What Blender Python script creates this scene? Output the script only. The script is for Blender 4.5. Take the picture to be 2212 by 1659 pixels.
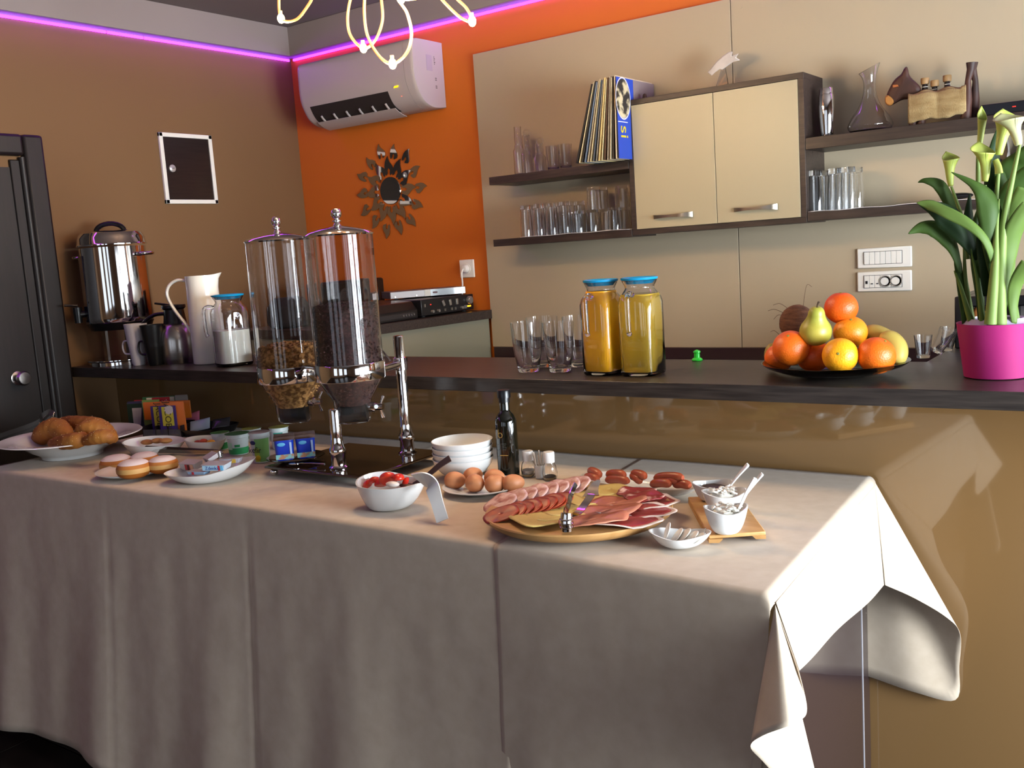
import bpy, bmesh, math, random
from math import sin, cos, pi, radians as R
from mathutils import Vector as V, Matrix, Euler, noise
random.seed(7)
for o in list(bpy.data.objects): bpy.data.objects.remove(o)
S = bpy.context.scene
COL = S.collection

# ---------------------------------------------------------------- camera
H = 1.58
YAW, PIT, ROL, F = 0.62483927, 0.13551661, -0.06719774, 2100.0
_f = V((-sin(YAW)*cos(PIT), cos(YAW)*cos(PIT), -sin(PIT)))
_r = V((cos(YAW), sin(YAW), 0)); _u = _r.cross(_f)
_r2 = cos(ROL)*_r + sin(ROL)*_u; _u2 = -sin(ROL)*_r + cos(ROL)*_u
cam_d = bpy.data.cameras.new('camera'); cam = bpy.data.objects.new('camera', cam_d); COL.objects.link(cam)
cam.matrix_world = Matrix(((_r2.x, _u2.x, -_f.x, 0), (_r2.y, _u2.y, -_f.y, 0), (_r2.z, _u2.z, -_f.z, H), (0, 0, 0, 1)))
cam_d.sensor_width = 36; cam_d.lens = F/2212*36; cam_d.clip_start = .05
S.camera = cam
# ---------------------------------------------------------------- world, view
W = bpy.data.worlds.new('world'); S.world = W; W.use_nodes = True
W.node_tree.nodes['Background'].inputs[0].default_value = (.55, .68, .9, 1)
W.node_tree.nodes['Background'].inputs[1].default_value = 1.0
S.view_settings.view_transform = 'Standard'; S.view_settings.look = 'None'
S.view_settings.exposure = 0.0; S.view_settings.gamma = 1.0; S.view_settings.use_curve_mapping = False

def area(name, loc, rot, sx, sy, power, color, spread=180):
    d = bpy.data.lights.new(name, 'AREA'); d.shape = 'RECTANGLE'; d.size = sx; d.size_y = sy
    d.energy = power; d.color = color; d.spread = R(spread)
    o = bpy.data.objects.new(name, d); COL.objects.link(o); o.location = loc; o.rotation_euler = rot; return o
# daylight coming in through the window openings (right wall x=1.75, rear wall y=-3.2)
DAY = (.84, .93, 1.0)
for y, pw in ((.35, 18), (1.5, 300), (2.65, 230)):
    area('window_daylight', (1.78, y, 1.25), (0, R(90), 0), 1.5, .95, pw, DAY)
for x in (-2.2, -.6, 1.0):
    area('window_daylight_rear', (x, -3.23, 1.5), (R(90), 0, 0), .9, 1.9, 6, DAY)

# ---------------------------------------------------------------- pixel helpers (photo pixel -> point on a real plane)
T = .96; B = 1.217; YB = 2.25; YP = 2.455; YO = 3.67; YC = 3.65; XL = -3.93; YS = 3.44
CP = V((0, 0, H))
def ray(px, py): return _r2*((px-1106)/F) - _u2*((py-829.5)/F) + _f
def onz(px, py, z): d = ray(px, py); return CP + d*((z-H)/d.z)
def ony(px, py, y): d = ray(px, py); return CP + d*(y/d.y)
def onx(px, py, x): d = ray(px, py); return CP + d*(x/d.x)
def mpp(p): return (V(p)-CP).dot(_f)/F          # metres per pixel at a point

# ---------------------------------------------------------------- materials
def hx(h):
    c = [int(h[i:i+2], 16)/255 for i in (0, 2, 4)]
    return tuple(((x+.055)/1.055)**2.4 if x > .04045 else x/12.92 for x in c)
_M = {}
def mat(name, color='808080', rough=.5, metal=0, trans=0, ior=1.45, emit=None, es=0, coat=0, noise_=None, bump=0, bscale=200, sss=0, sheen=0, spec=None):
    if name in _M: return _M[name]
    m = bpy.data.materials.new(name); m.use_nodes = True; nt = m.node_tree; b = nt.nodes['Principled BSDF']
    c = hx(color) if isinstance(color, str) else color
    b.inputs['Base Color'].default_value = (*c, 1); b.inputs['Roughness'].default_value = rough
    b.inputs['Metallic'].default_value = metal; b.inputs['Transmission Weight'].default_value = trans
    b.inputs['IOR'].default_value = ior; b.inputs['Coat Weight'].default_value = coat
    if spec is not None: b.inputs['Specular IOR Level'].default_value = spec
    if sss: b.inputs['Subsurface Weight'].default_value = sss; b.inputs['Subsurface Radius'].default_value = (.01, .006, .004)
    if sheen: b.inputs['Sheen Weight'].default_value = sheen
    if emit: b.inputs['Emission Color'].default_value = (*hx(emit), 1); b.inputs['Emission Strength'].default_value = es
    tc = nt.nodes.new('ShaderNodeTexCoord')
    if noise_:      # (colour2, scale, (sx,sy,sz), lo, hi)
        c2, sc, st, lo, hi = noise_
        mp = nt.nodes.new('ShaderNodeMapping'); mp.inputs['Scale'].default_value = st
        n = nt.nodes.new('ShaderNodeTexNoise'); n.inputs['Scale'].default_value = sc; n.inputs['Detail'].default_value = 6
        rp = nt.nodes.new('ShaderNodeValToRGB'); rp.color_ramp.elements[0].position = lo; rp.color_ramp.elements[1].position = hi
        rp.color_ramp.elements[0].color = (*c, 1); rp.color_ramp.elements[1].color = (*hx(c2), 1)
        nt.links.new(tc.outputs['Object'], mp.inputs[0]); nt.links.new(mp.outputs[0], n.inputs['Vector'])
        nt.links.new(n.outputs['Fac'], rp.inputs[0]); nt.links.new(rp.outputs[0], b.inputs['Base Color'])
    if bump:
        n2 = nt.nodes.new('ShaderNodeTexNoise'); n2.inputs['Scale'].default_value = bscale; n2.inputs['Detail'].default_value = 4
        bp = nt.nodes.new('ShaderNodeBump'); bp.inputs['Strength'].default_value = bump; bp.inputs['Distance'].default_value = .002
        nt.links.new(tc.outputs['Object'], n2.inputs['Vector']); nt.links.new(n2.outputs['Fac'], bp.inputs['Height'])
        nt.links.new(bp.outputs[0], b.inputs['Normal'])
    _M[name] = m; return m
WOOD = mat('dark_wood', '231a16', .42, noise_=('3c2f28', 9, (1, 14, 14), .35, .75), bump=.15, bscale=60)
BARW = mat('bar_wood', '211b18', .36, noise_=('3a322d', 8, (1, 16, 16), .35, .75), bump=.06, bscale=80)
WENGE = mat('wenge_door', '0e0807', .5, noise_=('170e0d', 8, (14, 14, 1), .35, .75))
CREAM = mat('cream_laminate', 'a1927a', .5, bump=.03, bscale=500)
CREAMD = mat('cream_door', 'a09478', .38)
ORANGE = mat('orange_paint', 'ba6012', .75, bump=.05, bscale=400)
OCHRE = mat('ochre_paint', '694c2e', .8, bump=.05, bscale=400)
WHITEP = mat('white_paint', 'b9b0ac', .8)
TRIMP = mat('trim_paint', '857a78', .85)
GLASSF = mat('ochre_glass', '745837', .06, coat=.6)
DGLOSS = mat('dark_gloss', '2c2224', .07, coat=.5)
CLOTH = mat('table_linen', 'b3a28e', .95, noise_=('bbab98', 30, (1, 1, 1), .3, .7), bump=.12, bscale=900, sheen=.1)
PORC = mat('porcelain', 'd2d2d0', .12, coat=.3)
CHROME = mat('chrome', 'd8d4d2', .07, 1)
STEEL = mat('brushed_steel', 'a8a29e', .25, 1)
STEELD = mat('dark_steel', '5a4a42', .25, 1)
GLASS = mat('clear_glass', 'ffffff', .0, trans=1, ior=1.48)
GGREY = mat('smoked_glass', '9aa0a2', .0, trans=1, ior=1.48)
ACRY = mat('clear_acrylic', 'f4f2f2', .02, trans=1, ior=1.3)
BLACKP = mat('black_plastic', '0c0c0e', .3)
BLACKM = mat('matt_black', '0a0a0b', .7)
WHITEPL = mat('white_plastic', 'd6d2ca', .3)
GREYPL = mat('grey_plastic', '77706b', .4)
BLUEL = mat('turquoise_lid', '0c86b4', .25, coat=.3)

# ---------------------------------------------------------------- mesh builder
class MB:
    def __init__(s): s.v = []; s.f = []
    def add(s, vs, fs, tf=None):
        n = len(s.v)
        s.v += [tuple(tf @ V(p)) if tf else tuple(p) for p in vs]
        s.f += [tuple(i+n for i in f) for f in fs]; return s
    def box(s, x0, x1, y0, y1, z0, z1, tf=None):
        vs = [(x, y, z) for z in (z0, z1) for y in (y0, y1) for x in (x0, x1)]
        return s.add(vs, [(0, 2, 3, 1), (4, 5, 7, 6), (0, 1, 5, 4), (2, 6, 7, 3), (0, 4, 6, 2), (1, 3, 7, 5)], tf)
    def lathe(s, prof, seg=32, tf=None, sx=1, sy=1, closed=False):
        vs = []; fs = []; rings = []
        for r, z in prof:
            if r < 1e-6: rings.append([len(vs)]); vs.append((0, 0, z))
            else:
                rings.append(list(range(len(vs), len(vs)+seg)))
                vs += [(r*cos(2*pi*i/seg)*sx, r*sin(2*pi*i/seg)*sy, z) for i in range(seg)]
        pairs = list(zip(rings, rings[1:])) + ([(rings[-1], rings[0])] if closed else [])
        for a, b in pairs:
            for i in range(seg):
                j = (i+1) % seg
                if len(a) == 1 and len(b) == 1: continue
                if len(a) == 1: fs.append((a[0], b[j], b[i]))
                elif len(b) == 1: fs.append((a[i], a[j], b[0]))
                else: fs.append((a[i], a[j], b[j], b[i]))
        if not closed:
            if len(rings[0]) > 1: fs.append(tuple(reversed(rings[0])))
            if len(rings[-1]) > 1: fs.append(tuple(rings[-1]))
        return s.add(vs, fs, tf)
    def tube(s, pts, r, seg=10, tf=None, cap=True, flat=1.0, closed=False):
        pts = [V(p) for p in pts]; n = len(pts)
        rs = r if isinstance(r, (list, tuple)) else [r]*n
        vs = []; fs = []; up = None
        for i, p in enumerate(pts):
            if closed: t = pts[(i+1) % n]-pts[i-1]
            else: t = (pts[min(i+1, n-1)]-pts[max(i-1, 0)])
            t = t.normalized() if t.length > 1e-9 else V((0, 0, 1))
            if up is None:
                up = V((0, 0, 1)) if abs(t.z) < .9 else V((1, 0, 0))
            a = t.cross(up).normalized(); up = a.cross(t).normalized()
            for k in range(seg):
                th = 2*pi*k/seg; vs.append(p + (a*cos(th) + up*sin(th)*flat)*rs[i])
        m = n if closed else n-1
        for i in range(m):
            i2 = (i+1) % n
            for k in range(seg):
                k2 = (k+1) % seg
                fs.append((i*seg+k, i*seg+k2, i2*seg+k2, i2*seg+k))
        if cap and not closed:
            fs.append(tuple(range(seg))[::-1]); fs.append(tuple(range((n-1)*seg, n*seg)))
        return s.add(vs, fs, tf)
    def ell(s, c, rx, ry=None, rz=None, seg=24, tf=None, fn=None):
        ry = rx if ry is None else ry; rz = rx if rz is None else rz
        rings = seg//2; vs = [(0, 0, -1)]
        for i in range(1, rings):
            a = -pi/2 + pi*i/rings
            for k in range(seg): vs.append((cos(a)*cos(2*pi*k/seg), cos(a)*sin(2*pi*k/seg), sin(a)))
        vs.append((0, 0, 1)); fs = []
        for k in range(seg): fs.append((0, 1+(k+1) % seg, 1+k))
        for i in range(rings-2):
            for k in range(seg):
                a = 1+i*seg+k; b = 1+i*seg+(k+1) % seg; fs.append((a, b, b+seg, a+seg))
        e = len(vs)-1
        for k in range(seg): fs.append((e, e-seg+k, e-seg+(k+1) % seg))
        out = []
        for p in vs:
            q = V(p)
            if fn: q = fn(q)
            out.append(V((q.x*rx+c[0], q.y*ry+c[1], q.z*rz+c[2])))
        return s.add(out, fs, tf)
    def prism(s, pts, z0, z1, tf=None):
        n = len(pts); vs = [(p[0], p[1], z0) for p in pts]+[(p[0], p[1], z1) for p in pts]
        fs = [tuple(range(n))[::-1], tuple(range(n, 2*n))]+[(i, (i+1) % n, n+(i+1) % n, n+i) for i in range(n)]
        return s.add(vs, fs, tf)
    def grid(s, fn, nu, nv, tf=None, wrapu=False):
        vs = [fn(i/nu, j/nv) for j in range(nv+1) for i in range(nu+(0 if wrapu else 1))]
        w = nu+(0 if wrapu else 1); fs = []
        for j in range(nv):
            for i in range(nu):
                i2 = (i+1) % w; fs.append((j*w+i, j*w+i2, (j+1)*w+i2, (j+1)*w+i))
        return s.add(vs, fs, tf)
    def loft(s, secs, tf=None, cap=True):
        n = len(secs[0]); vs = [p for sec in secs for p in sec]; fs = []
        for i in range(len(secs)-1):
            for k in range(n):
                k2 = (k+1) % n; fs.append((i*n+k, i*n+k2, (i+1)*n+k2, (i+1)*n+k))
        if cap: fs.append(tuple(range(n))[::-1]); fs.append(tuple(range((len(secs)-1)*n, len(secs)*n)))
        return s.add(vs, fs, tf)
    def build(s, name, m, parent=None, smooth=40, bevel=0, loc=None, rot=None, solid=0, sub=0):
        me = bpy.data.meshes.new(name); me.from_pydata([tuple(p) for p in s.v], [], s.f); me.update()
        bm = bmesh.new(); bm.from_mesh(me); bmesh.ops.recalc_face_normals(bm, faces=bm.faces); bm.to_mesh(me); bm.free()
        me.materials.append(m)
        if smooth:
            me.shade_smooth()
            try: me.set_sharp_from_angle(angle=R(smooth))
            except Exception: pass
        o = bpy.data.objects.new(name, me); COL.objects.link(o)
        if parent: o.parent = parent
        if loc is not None: o.location = loc
        if rot is not None: o.rotation_euler = rot
        if bevel:
            b = o.modifiers.new('bevel', 'BEVEL'); b.width = bevel; b.segments = 2; b.limit_method = 'ANGLE'; b.angle_limit = R(35)
        if sub:
            b = o.modifiers.new('sub', 'SUBSURF'); b.levels = sub; b.render_levels = sub
        if solid:
            b = o.modifiers.new('solid', 'SOLIDIFY'); b.thickness = solid; b.offset = 0
        return o
def thing(name, label, cat, loc=(0, 0, 0), rz=0, group=None, rot=None):
    o = bpy.data.objects.new(name, None); COL.objects.link(o); o.empty_display_size = .03
    o.location = loc; o.rotation_euler = rot if rot else (0, 0, rz)
    return tag(o, label, cat, group)
def tag(o, label, cat, group=None, kind=None):
    o['label'] = label; o['category'] = cat
    if group: o['group'] = group
    if kind: o['kind'] = kind
    return o
def struct(o): o['kind'] = 'structure'; return o
def copy_tree(o, label=None, loc=None, rz=None, group=None):
    def cp(a, par):
        c = a.copy(); COL.objects.link(c); c.parent = par
        for ch in list(a.children): cp(ch, c)
        return c
    c = cp(o, None)
    if label: c['label'] = label
    if group: c['group'] = group
    if loc is not None: c.location = loc
    if rz is not None: c.rotation_euler = (0, 0, rz)
    return c
def text(body, size, m, parent, loc, rot, ext=.0004, name='lettering', al='CENTER'):
    cu = bpy.data.curves.new('t', 'FONT'); cu.body = body; cu.size = size; cu.extrude = ext; cu.align_x = al; cu.align_y = 'CENTER'
    o = bpy.data.objects.new('t', cu); COL.objects.link(o)
    dg = bpy.context.evaluated_depsgraph_get(); me = bpy.data.meshes.new_from_object(o.evaluated_get(dg))
    bpy.data.objects.remove(o); me.materials.clear(); me.materials.append(m)
    t = bpy.data.objects.new(name, me); COL.objects.link(t); t.parent = parent; t.location = loc; t.rotation_euler = rot
    return t
def spl(pts, n=8, closed=False):      # Catmull-Rom
    P = [V(p) for p in pts]; out = []; N = len(P)
    rng = range(N) if closed else range(N-1)
    for i in rng:
        p0 = P[(i-1) % N] if (closed or i > 0) else P[0]; p1 = P[i]; p2 = P[(i+1) % N]
        p3 = P[(i+2) % N] if (closed or i+2 < N) else P[-1]
        for k in range(n):
            t = k/n
            out.append(.5*((2*p1)+(p2-p0)*t+(2*p0-5*p1+4*p2-p3)*t*t+(3*p1-p0-3*p2+p3)*t**3))
    if not closed: out.append(P[-1])
    return out
# ================================================================ THE SETTING
floor = struct(MB().box(-3.93, 1.75, -3.2, YO, -.06, -.012).build('floor', mat('grout', '1a1614', .9)))
TILE = mat('dark_tile', '16120f', .25, noise_=('221b17', 6, (1, 1, 1), .3, .7))
tm = None
for i in range(11):
    for j in range(12):
        x = -3.92+i*.6; y = -3.19+j*.6
        if x > 1.5 or y > YP: continue
        if tm is None:
            t = MB().box(0, .594, 0, .594, -.012, 0).build('tile', TILE, floor, bevel=.0015); tm = t.data
        else:
            t = t.copy(); COL.objects.link(t)
        t.location = (x, y, 0)
struct(MB().box(XL-.1, XL, -3.2, YO+.1, 0, 3.0).build('wall_left', OCHRE))
wb = struct(MB().box(XL, 1.85, YO, YO+.1, 0, 3.0).build('wall_back', ORANGE))
pz1 = ony(1023.6, 117, YC).z; pz0 = ony(1400, 749.5, YC).z; pxl = ony(1043, 433, YC).x; pxs = ony(1590, 375, YC).x
MB().box(pxl, pxs-.0015, YC, YO, pz0, pz1).build('wall_panel', CREAM, wb, bevel=.001)
MB().box(pxs+.0015, 1.2, YC, YO, pz0, pz1).build('wall_panel', CREAM, wb, bevel=.001)
for px, py in ((1040, 132), (1600, 15)):
    p = ony(px, py, YC); MB().lathe([(0, 0), (.006, 0), (.006, .002), (0, .002)], 12).build('screw_cap', CREAM, wb, loc=p, rot=(R(90), 0, 0))
# right wall with three windows, rear wall with three windows
def wall_with_windows(name, fn, a0, a1, wins, z0, z1, ht, m, n0):
    mb = MB(); xs = [a0]
    for c, w in wins: xs += [c-w/2, c+w/2]
    xs.append(a1)
    for i in range(0, len(xs), 2): fn(mb, xs[i], xs[i+1], 0, ht)
    for c, w in wins: fn(mb, c-w/2, c+w/2, 0, z0); fn(mb, c-w/2, c+w/2, z1, ht)
    struct(mb.build(name, m))
    for k, (c, w) in enumerate(wins):
        e = bpy.data.objects.new('window_%d' % (n0+k), None); COL.objects.link(e); struct(e)
        f = MB(); t = .05
        for a, b, c0, c1 in ((c-w/2, c-w/2+t, z0, z1), (c+w/2-t, c+w/2, z0, z1), (c-w/2, c+w/2, z0, z0+t), (c-w/2, c+w/2, z1-t, z1), (c-.02, c+.02, z0, z1)):
            fn(f, a, b, c0, c1, .5)
        f.build('window_frame', WHITEPL, e, bevel=.004)
def fr(mb, a, b, z0, z1, k=1): mb.box(1.75-(0 if k == 1 else .03), 1.85 if k == 1 else 1.77, a, b, z0, z1)
def fb(mb, a, b, z0, z1, k=1): mb.box(a, b, -3.3 if k == 1 else -3.22, -3.2+(0 if k == 1 else .03), z0, z1)
wall_with_windows('wall_right', fr, -3.2, YO+.1, [(.35, 1.0), (1.5, 1.0), (2.65, 1.0)], .5, 2.0, 3.0, OCHRE, 1)
wall_with_windows('wall_rear', fb, XL-.1, 1.85, [(-2.2, 1.0), (-.6, 1.0), (1.0, 1.0)], .5, 2.5, 3.0, OCHRE, 4)
zc = onx(440, 24, XL+.06).z; zf = onx(0, 20, XL+.06).z; zl = onx(300, 82, XL).z
struct(MB().box(XL-.1, 1.85, -3.3, YO+.1, zc, zc+.1).build('ceiling', mat('ceiling_paint', '6c6260', .9)))
struct(MB().box(XL, XL+.06, -3.2, YO, zf, zc).build('trim_1', TRIMP, bevel=.002))
struct(MB().box(XL+.06, 1.75, YO-.06, YO, zf, zc).build('trim_2', TRIMP, bevel=.002))
# LED strips under the trims, each a row of lengths of light tube in a channel
LED = mat('violet_led', 'b03cff', .4, emit='a020ff', es=14)
def led(name, lab, a, b, cuts):
    t = thing(name, lab, 'light strip')
    a = V(a); b = V(b); d = b-a; cs = [0]+cuts+[1]
    for s0, s1 in zip(cs, cs[1:]):
        g = .004/d.length
        MB().tube([a+d*(s0+g), a+d*(s1-g)], .006, 8).build('light_tube', LED, t)
    off = V((0, 0, .012)); MB().tube([a+off, b+off], .007, 4).build('channel', GREYPL, t)
led('led_strip', 'glowing violet strip light under the coving along the brown wall', (XL+.012, -3.1, zl), (XL+.012, YO-.02, zl), [.3, .62, .845, .872])
led('led_strip', 'glowing violet strip light above the air conditioner on the orange wall', (XL+.03, YO-.012, zl), (1.7, YO-.012, zl), [.3, .6])
# the light those strips throw down their walls
l = area('led_strip_light', (XL+.035, .25, zl-.012), (0, R(-28), 0), .012, 6.6, 4.5, (.62, .06, 1.0)); l.data.shape = 'RECTANGLE'
l = area('led_strip_light', (-1.1, YO-.04, zl-.012), (R(-28), 0, 0), 5.4, .012, 4, (.62, .06, 1.0))
# door in the left wall
dz = onx(60, 293, XL).z; dy = onx(122, 600, XL).y
door = MB().box(XL-.02, XL+.006, dy-.98, dy-.13, 0, dz-.13).build('door_1', WENGE); struct(door)
MB().box(XL-.02, XL+.035, dy-.085, dy, 0, dz).build('door_frame', WENGE, door, bevel=.012)
MB().box(XL-.02, XL+.035, dy-1.12, dy-1.035, 0, dz).build('door_frame', WENGE, door, bevel=.012)
MB().box(XL-.02, XL+.035, dy-1.035, dy-.085, dz-.085, dz).build('door_frame', WENGE, door, bevel=.012)
MB().tube([(XL+.014, dy-.09, .0), (XL+.014, dy-.09, dz-.09)], .014, 12).build('door_bead', WENGE, door)
MB().box(XL-.02, XL+.014, dy-.14, dy-.10, 0, dz-.1).build('door_stop', WENGE, door, bevel=.004)
p = onx(50, 817, XL+.05)
MB().lathe([(0, 0), (.028, 0), (.028, .006), (.012, .01), (.012, .03), (.026, .036), (.03, .05), (.024, .06), (0, .062)], 24).build('door_knob', STEEL, door, loc=(XL+.006, p.y, p.z), rot=(0, R(90), 0))

# ================================================================ BAR
bar = thing('bar_counter', 'long bar counter with dark wood top and glossy ochre front panels', 'bar counter')
BT = .041
ct = MB().prism([(XL+.002, YB), (1.6, YB), (1.6, 3.3), (-.6, 3.3), (-.6, 2.71), (XL+.002, 2.71)], B-BT, B).build('countertop', BARW, bar, bevel=.0015)
for a, b in ((XL+.002, .3), (.302, 1.6)): MB().box(a, b, YP, YP+.012, .0, B-BT).build('front_panel', GLASSF, bar)
MB().box(XL+.003, 1.59, YP+.012, YP+.06, 0, B-BT).build('bar_body', BLACKM, bar)
MB().box(-.58, 1.55, 2.75, 3.25, 0.02, B-BT).build('bar_wing_body', CREAM, bar)
# rear worktop under the cream panels
zb = ony(1440, 771.5, YC).z
rw = thing('rear_worktop', 'dark wood worktop with upstand against the cream wall panels', 'worktop')
MB().box(pxl+.02, -.62, YC-.42, YC-.002, zb-.045, zb-.005).build('worktop', WOOD, rw, bevel=.001)
MB().box(pxl+.02, -.62, YC-.02, YC-.002, zb-.005, pz0).build('upstand', mat('upstand', '2e1f22', .18, coat=.3), rw)
MB().box(pxl+.03, -.63, YC-.38, YC-.004, 0, zb-.045).build('carcass', WOOD, rw)
# side counter that carries the stereo
A = ony(1062, 669, YC-.003); Bp = onz(831, 700, A.z); ez = A.z
dd = (Bp-A); far = A+dd*((2.76-A.y)/dd.y)
sc = thing('side_counter', 'raised dark wood ledge on a glossy pale cabinet in front of the orange wall', 'counter')
Wd = .72
MB().prism([(A.x, YC-.003), (far.x, 2.76), (far.x-Wd, 2.76), (A.x-Wd, YC-.003)], ez-.04, ez).build('ledge_top', WOOD, sc, bevel=.001)
MB().prism([(A.x-.02, YC-.004), (far.x-.02, 2.765), (far.x-Wd+.01, 2.765), (A.x-Wd+.01, YC-.004)], .01, ez-.04).build('cabinet_body', mat('gloss_pale', '7c7866', .08, coat=.6), sc)
# buffet cabinet under the cloths
TL = (-3.41, 1.62); TR = -.60
buf = thing('buffet_cabinet', 'glossy dark brown buffet cabinet hidden under the white tablecloths', 'cabinet')
ex = ony(1878, 1400, YP).x
MB().box(TL[0]+.05, ex-.02, 1.70, YP-.003, 0, T-.035).build('cabinet_body', DGLOSS, buf)
MB().box(ex-.02, ex-.0, 1.72, YP-.003, 0, T-.035).build('side_panel', DGLOSS, buf, bevel=.001)
p = onx(1865, 1500, ex+.001)
MB().box(ex, ex+.0015, p.y-.002, p.y+.002, 0, T-.035).build('joint_reflection', mat('reflection_pale', 'e8e8f0', .3, .6), buf)  # thin pale strip, drawn in place of the bright reflection at a panel joint
MB().prism([(-3.39, 1.65), (-.625, 1.60), (-.69, 2.42), (-3.39, 2.42)], T-.035, T-.006).build('top_board', WOOD, buf)
# ================================================================ TABLECLOTHS
def yf(x):       # front edge of the buffet top
    t = [(-3.41, 1.60), (-2.69, 1.608), (-2.06, 1.612), (-1.227, 1.598), (-.595, 1.561)]
    for (a, ya), (b, yb) in zip(t, t[1:]):
        if x <= b: return ya+(yb-ya)*max(0, (x-a)/(b-a))
    return t[-1][1]
def xe(y): return -.595-.067*(y-1.561)/.87
YBK = 2.444
creases = [onz(230, 1050, T).x, onz(535, 1093, T).x]
def cloth_profile(x, v, up=0.0, fold=1.0, hem=.05, flare=.085):
    """v 0..1: back edge -> front edge -> hem"""
    y0 = yf(x)-.004-up; r = .014
    if v < .4:
        t = v/.4; y = YBK-up+(y0+r-YBK)*t; z = T+.002+up
        z += .0012*noise.noise(V((x*3, y*3, up*50)))
        for c in creases: z += .002*math.exp(-((x-c)/.008)**2)
        return V((x, y, z))
    if v < .46:
        a = (v-.4)/.06*pi/2; return V((x, y0+r-r*sin(a), T+.002+up-r+r*cos(a)))
    t = (v-.46)/.54; z = T+.002+up-r-(T+up-r-hem)*t
    w = 0
    w += .014*sin(x*11+.6)+.010*sin(x*23+1.7+t)+.018*noise.noise(V((x*3.2, t*1.2, 3)))
    w *= .62*fold*(t**1.15)
    for c in creases: w -= .0035*math.exp(-((x-c)/.006)**2)*min(1, t*6)
    w += .002*noise.noise(V((x*14, t*9, 1)))*min(1, t*5)
    return V((x, y0-flare*t**1.2-w, z))
def cone(mb, C, E, n=7, m=14, bulge=0):
    P = spl(E, n)
    C = V(C)
    mb.grid(lambda u, v: C+(P[round(u*(len(P)-1))]-C)*v, len(P)-1, m)
# left cloth
XR1 = -1.20
mb = MB(); x0 = -3.40
def left(u, v):
    x = x0+(XR1-x0)*u; f = min(1, max(0, (x+1.85)/.5)); f = f*f*(3-2*f)
    return cloth_profile(x, v, 0, 1-.6*f, hem=.06+.03*sin(u*9), flare=.085-.03*f)
mb.grid(left, 150, 60)
mb.grid(lambda u, v: V((x0-.012*sin(min(1, v*5)*pi/2)-.01*v, 1.62+(YBK-1.62)*u, T+.002-.27*v)), 20, 10)
cone(mb, (x0, 1.61, T), [V((x0-.022, 1.66, T-.27)), V((x0-.05, 1.57, T-.36)), V((x0-.06, 1.50, T-.6)), V((x0-.01, 1.53, .08))])
c1 = mb.build('tablecloth', CLOTH, smooth=60, solid=.0008)
tag(c1, 'long off-white linen tablecloth with pressed creases under the bread, yogurts and cereal dispenser', 'tablecloth', 'linen tablecloths')
# right cloth, lying over the end of the left one
mb = MB(); UP = .0022
def xl2(y): return -1.227-.10*(y-1.6)/.87
C2 = V((xe(1.58)-.002, 1.567, T-.020)); Hf = ony(1602, 1800, 1.53)
def right(u, v):
    if v < .4: y = YBK+(1.6-YBK)*v/.4; a = xl2(y); b = xe(y)
    else:
        t = (v-.4)/.6; a = -1.227; b = C2.x+(Hf.x-C2.x)*t
    x = a+(b-a)*u
    p = cloth_profile(x, v, .0008+.0003*min(1, u*14), .40*(1-u**3), hem=.05, flare=.055)
    e = (b-x); r = .02
    if e < r: p.z -= (r-math.sqrt(max(0, r*r-(r-e)**2)))*(1 if v < .46 else max(0, 1-(v-.46)/.1))
    return p
mb.grid(lambda u, v: right(1-(1-u)**1.8, v), 90, 60)
H0 = onx(1725, 1448, -.578); H1 = onx(1912, 1264, -.585)
C1 = V((xe(2.443)-.002, 2.443, T-.012))
def side(u, v):
    y = 1.566+(2.444-1.566)*u; x = xe(y); r = .02
    zh = H0.z+(H1.z-H0.z)*u; yh = H0.y+(H1.y-H0.y)*u; xh = H0.x+(H1.x-H0.x)*u
    z0 = T+.0052-r+.001; t = v
    return V((x-.001+(xh-x)*t+.003*sin(u*9+1)*t, y+(yh-y)*t, z0+(zh-z0)*t))
mb.grid(side, 40, 16)
tip = ony(1790, 1790, 1.58)
cone(mb, C2, [Hf, ony(1700, 1830, 1.56), tip, ony(1700, 1700, 1.52), ony(1648, 1645, 1.485), ony(1621, 1612, 1.465), ony(1650, 1588, 1.45), ony(1722, 1560, 1.47), onx(1743, 1530, -.575), H0], 6, 18)
H2 = ony(1878, 1462, 2.441)
cone(mb, C1, [V((-1.1, 2.442, H2.z+.02)), V((H2.x-.1, 2.442, H2.z+.01)), H2, ony(1975, 1495, 2.425), ony(2064, 1512, 2.44), ony(2072, 1440, 2.43), ony(2074, 1370, 2.405), ony(2045, 1334, 2.37), ony(1975, 1292, 2.31), H1], 6, 18)
c2 = mb.build('tablecloth', CLOTH, smooth=60, solid=.0008)
tag(c2, 'right-hand off-white linen tablecloth whose corners hang in folds beside the ochre panel', 'tablecloth', 'linen tablecloths')

# ================================================================ WALL ITEMS
# electrical cabinet door on the brown wall
q = [onx(338, 287, XL), onx(452.5, 292.5, XL), onx(468, 440, XL), onx(357, 441, XL)]
y0 = (q[0].y+q[3].y)/2; y1 = (q[1].y+q[2].y)/2; z1 = (q[0].z+q[1].z)/2; z0 = (q[2].z+q[3].z)/2
e = thing('electrical_panel', 'white framed fuse box with dark wood grain door on the brown wall', 'fuse box', (XL+.001, y0, z0))
w = y1-y0; h = z1-z0; t = .019
f = MB()
for a, b, c, d in ((0, w, 0, t), (0, w, h-t, h), (0, t, 0, h), (w-t, w, 0, h)): f.box(0, .014, a, b, c, d)
f.build('frame', WHITEPL, e, bevel=.002)
MB().box(0, .008, t, w-t, t, h-t).build('door', mat('panel_door', '150f0e', .3, noise_=('241a17', 6, (1, 1, 18), .35, .75)), e)
lk = MB().lathe([(0, 0), (.017, 0), (.017, .005), (.013, .008), (0, .008)], 24).build('lock', mat('lock_alu', 'b8b4b0', .3, .5), e, loc=(.008, t+.035, h*.5), rot=(0, R(90), 0))
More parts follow.
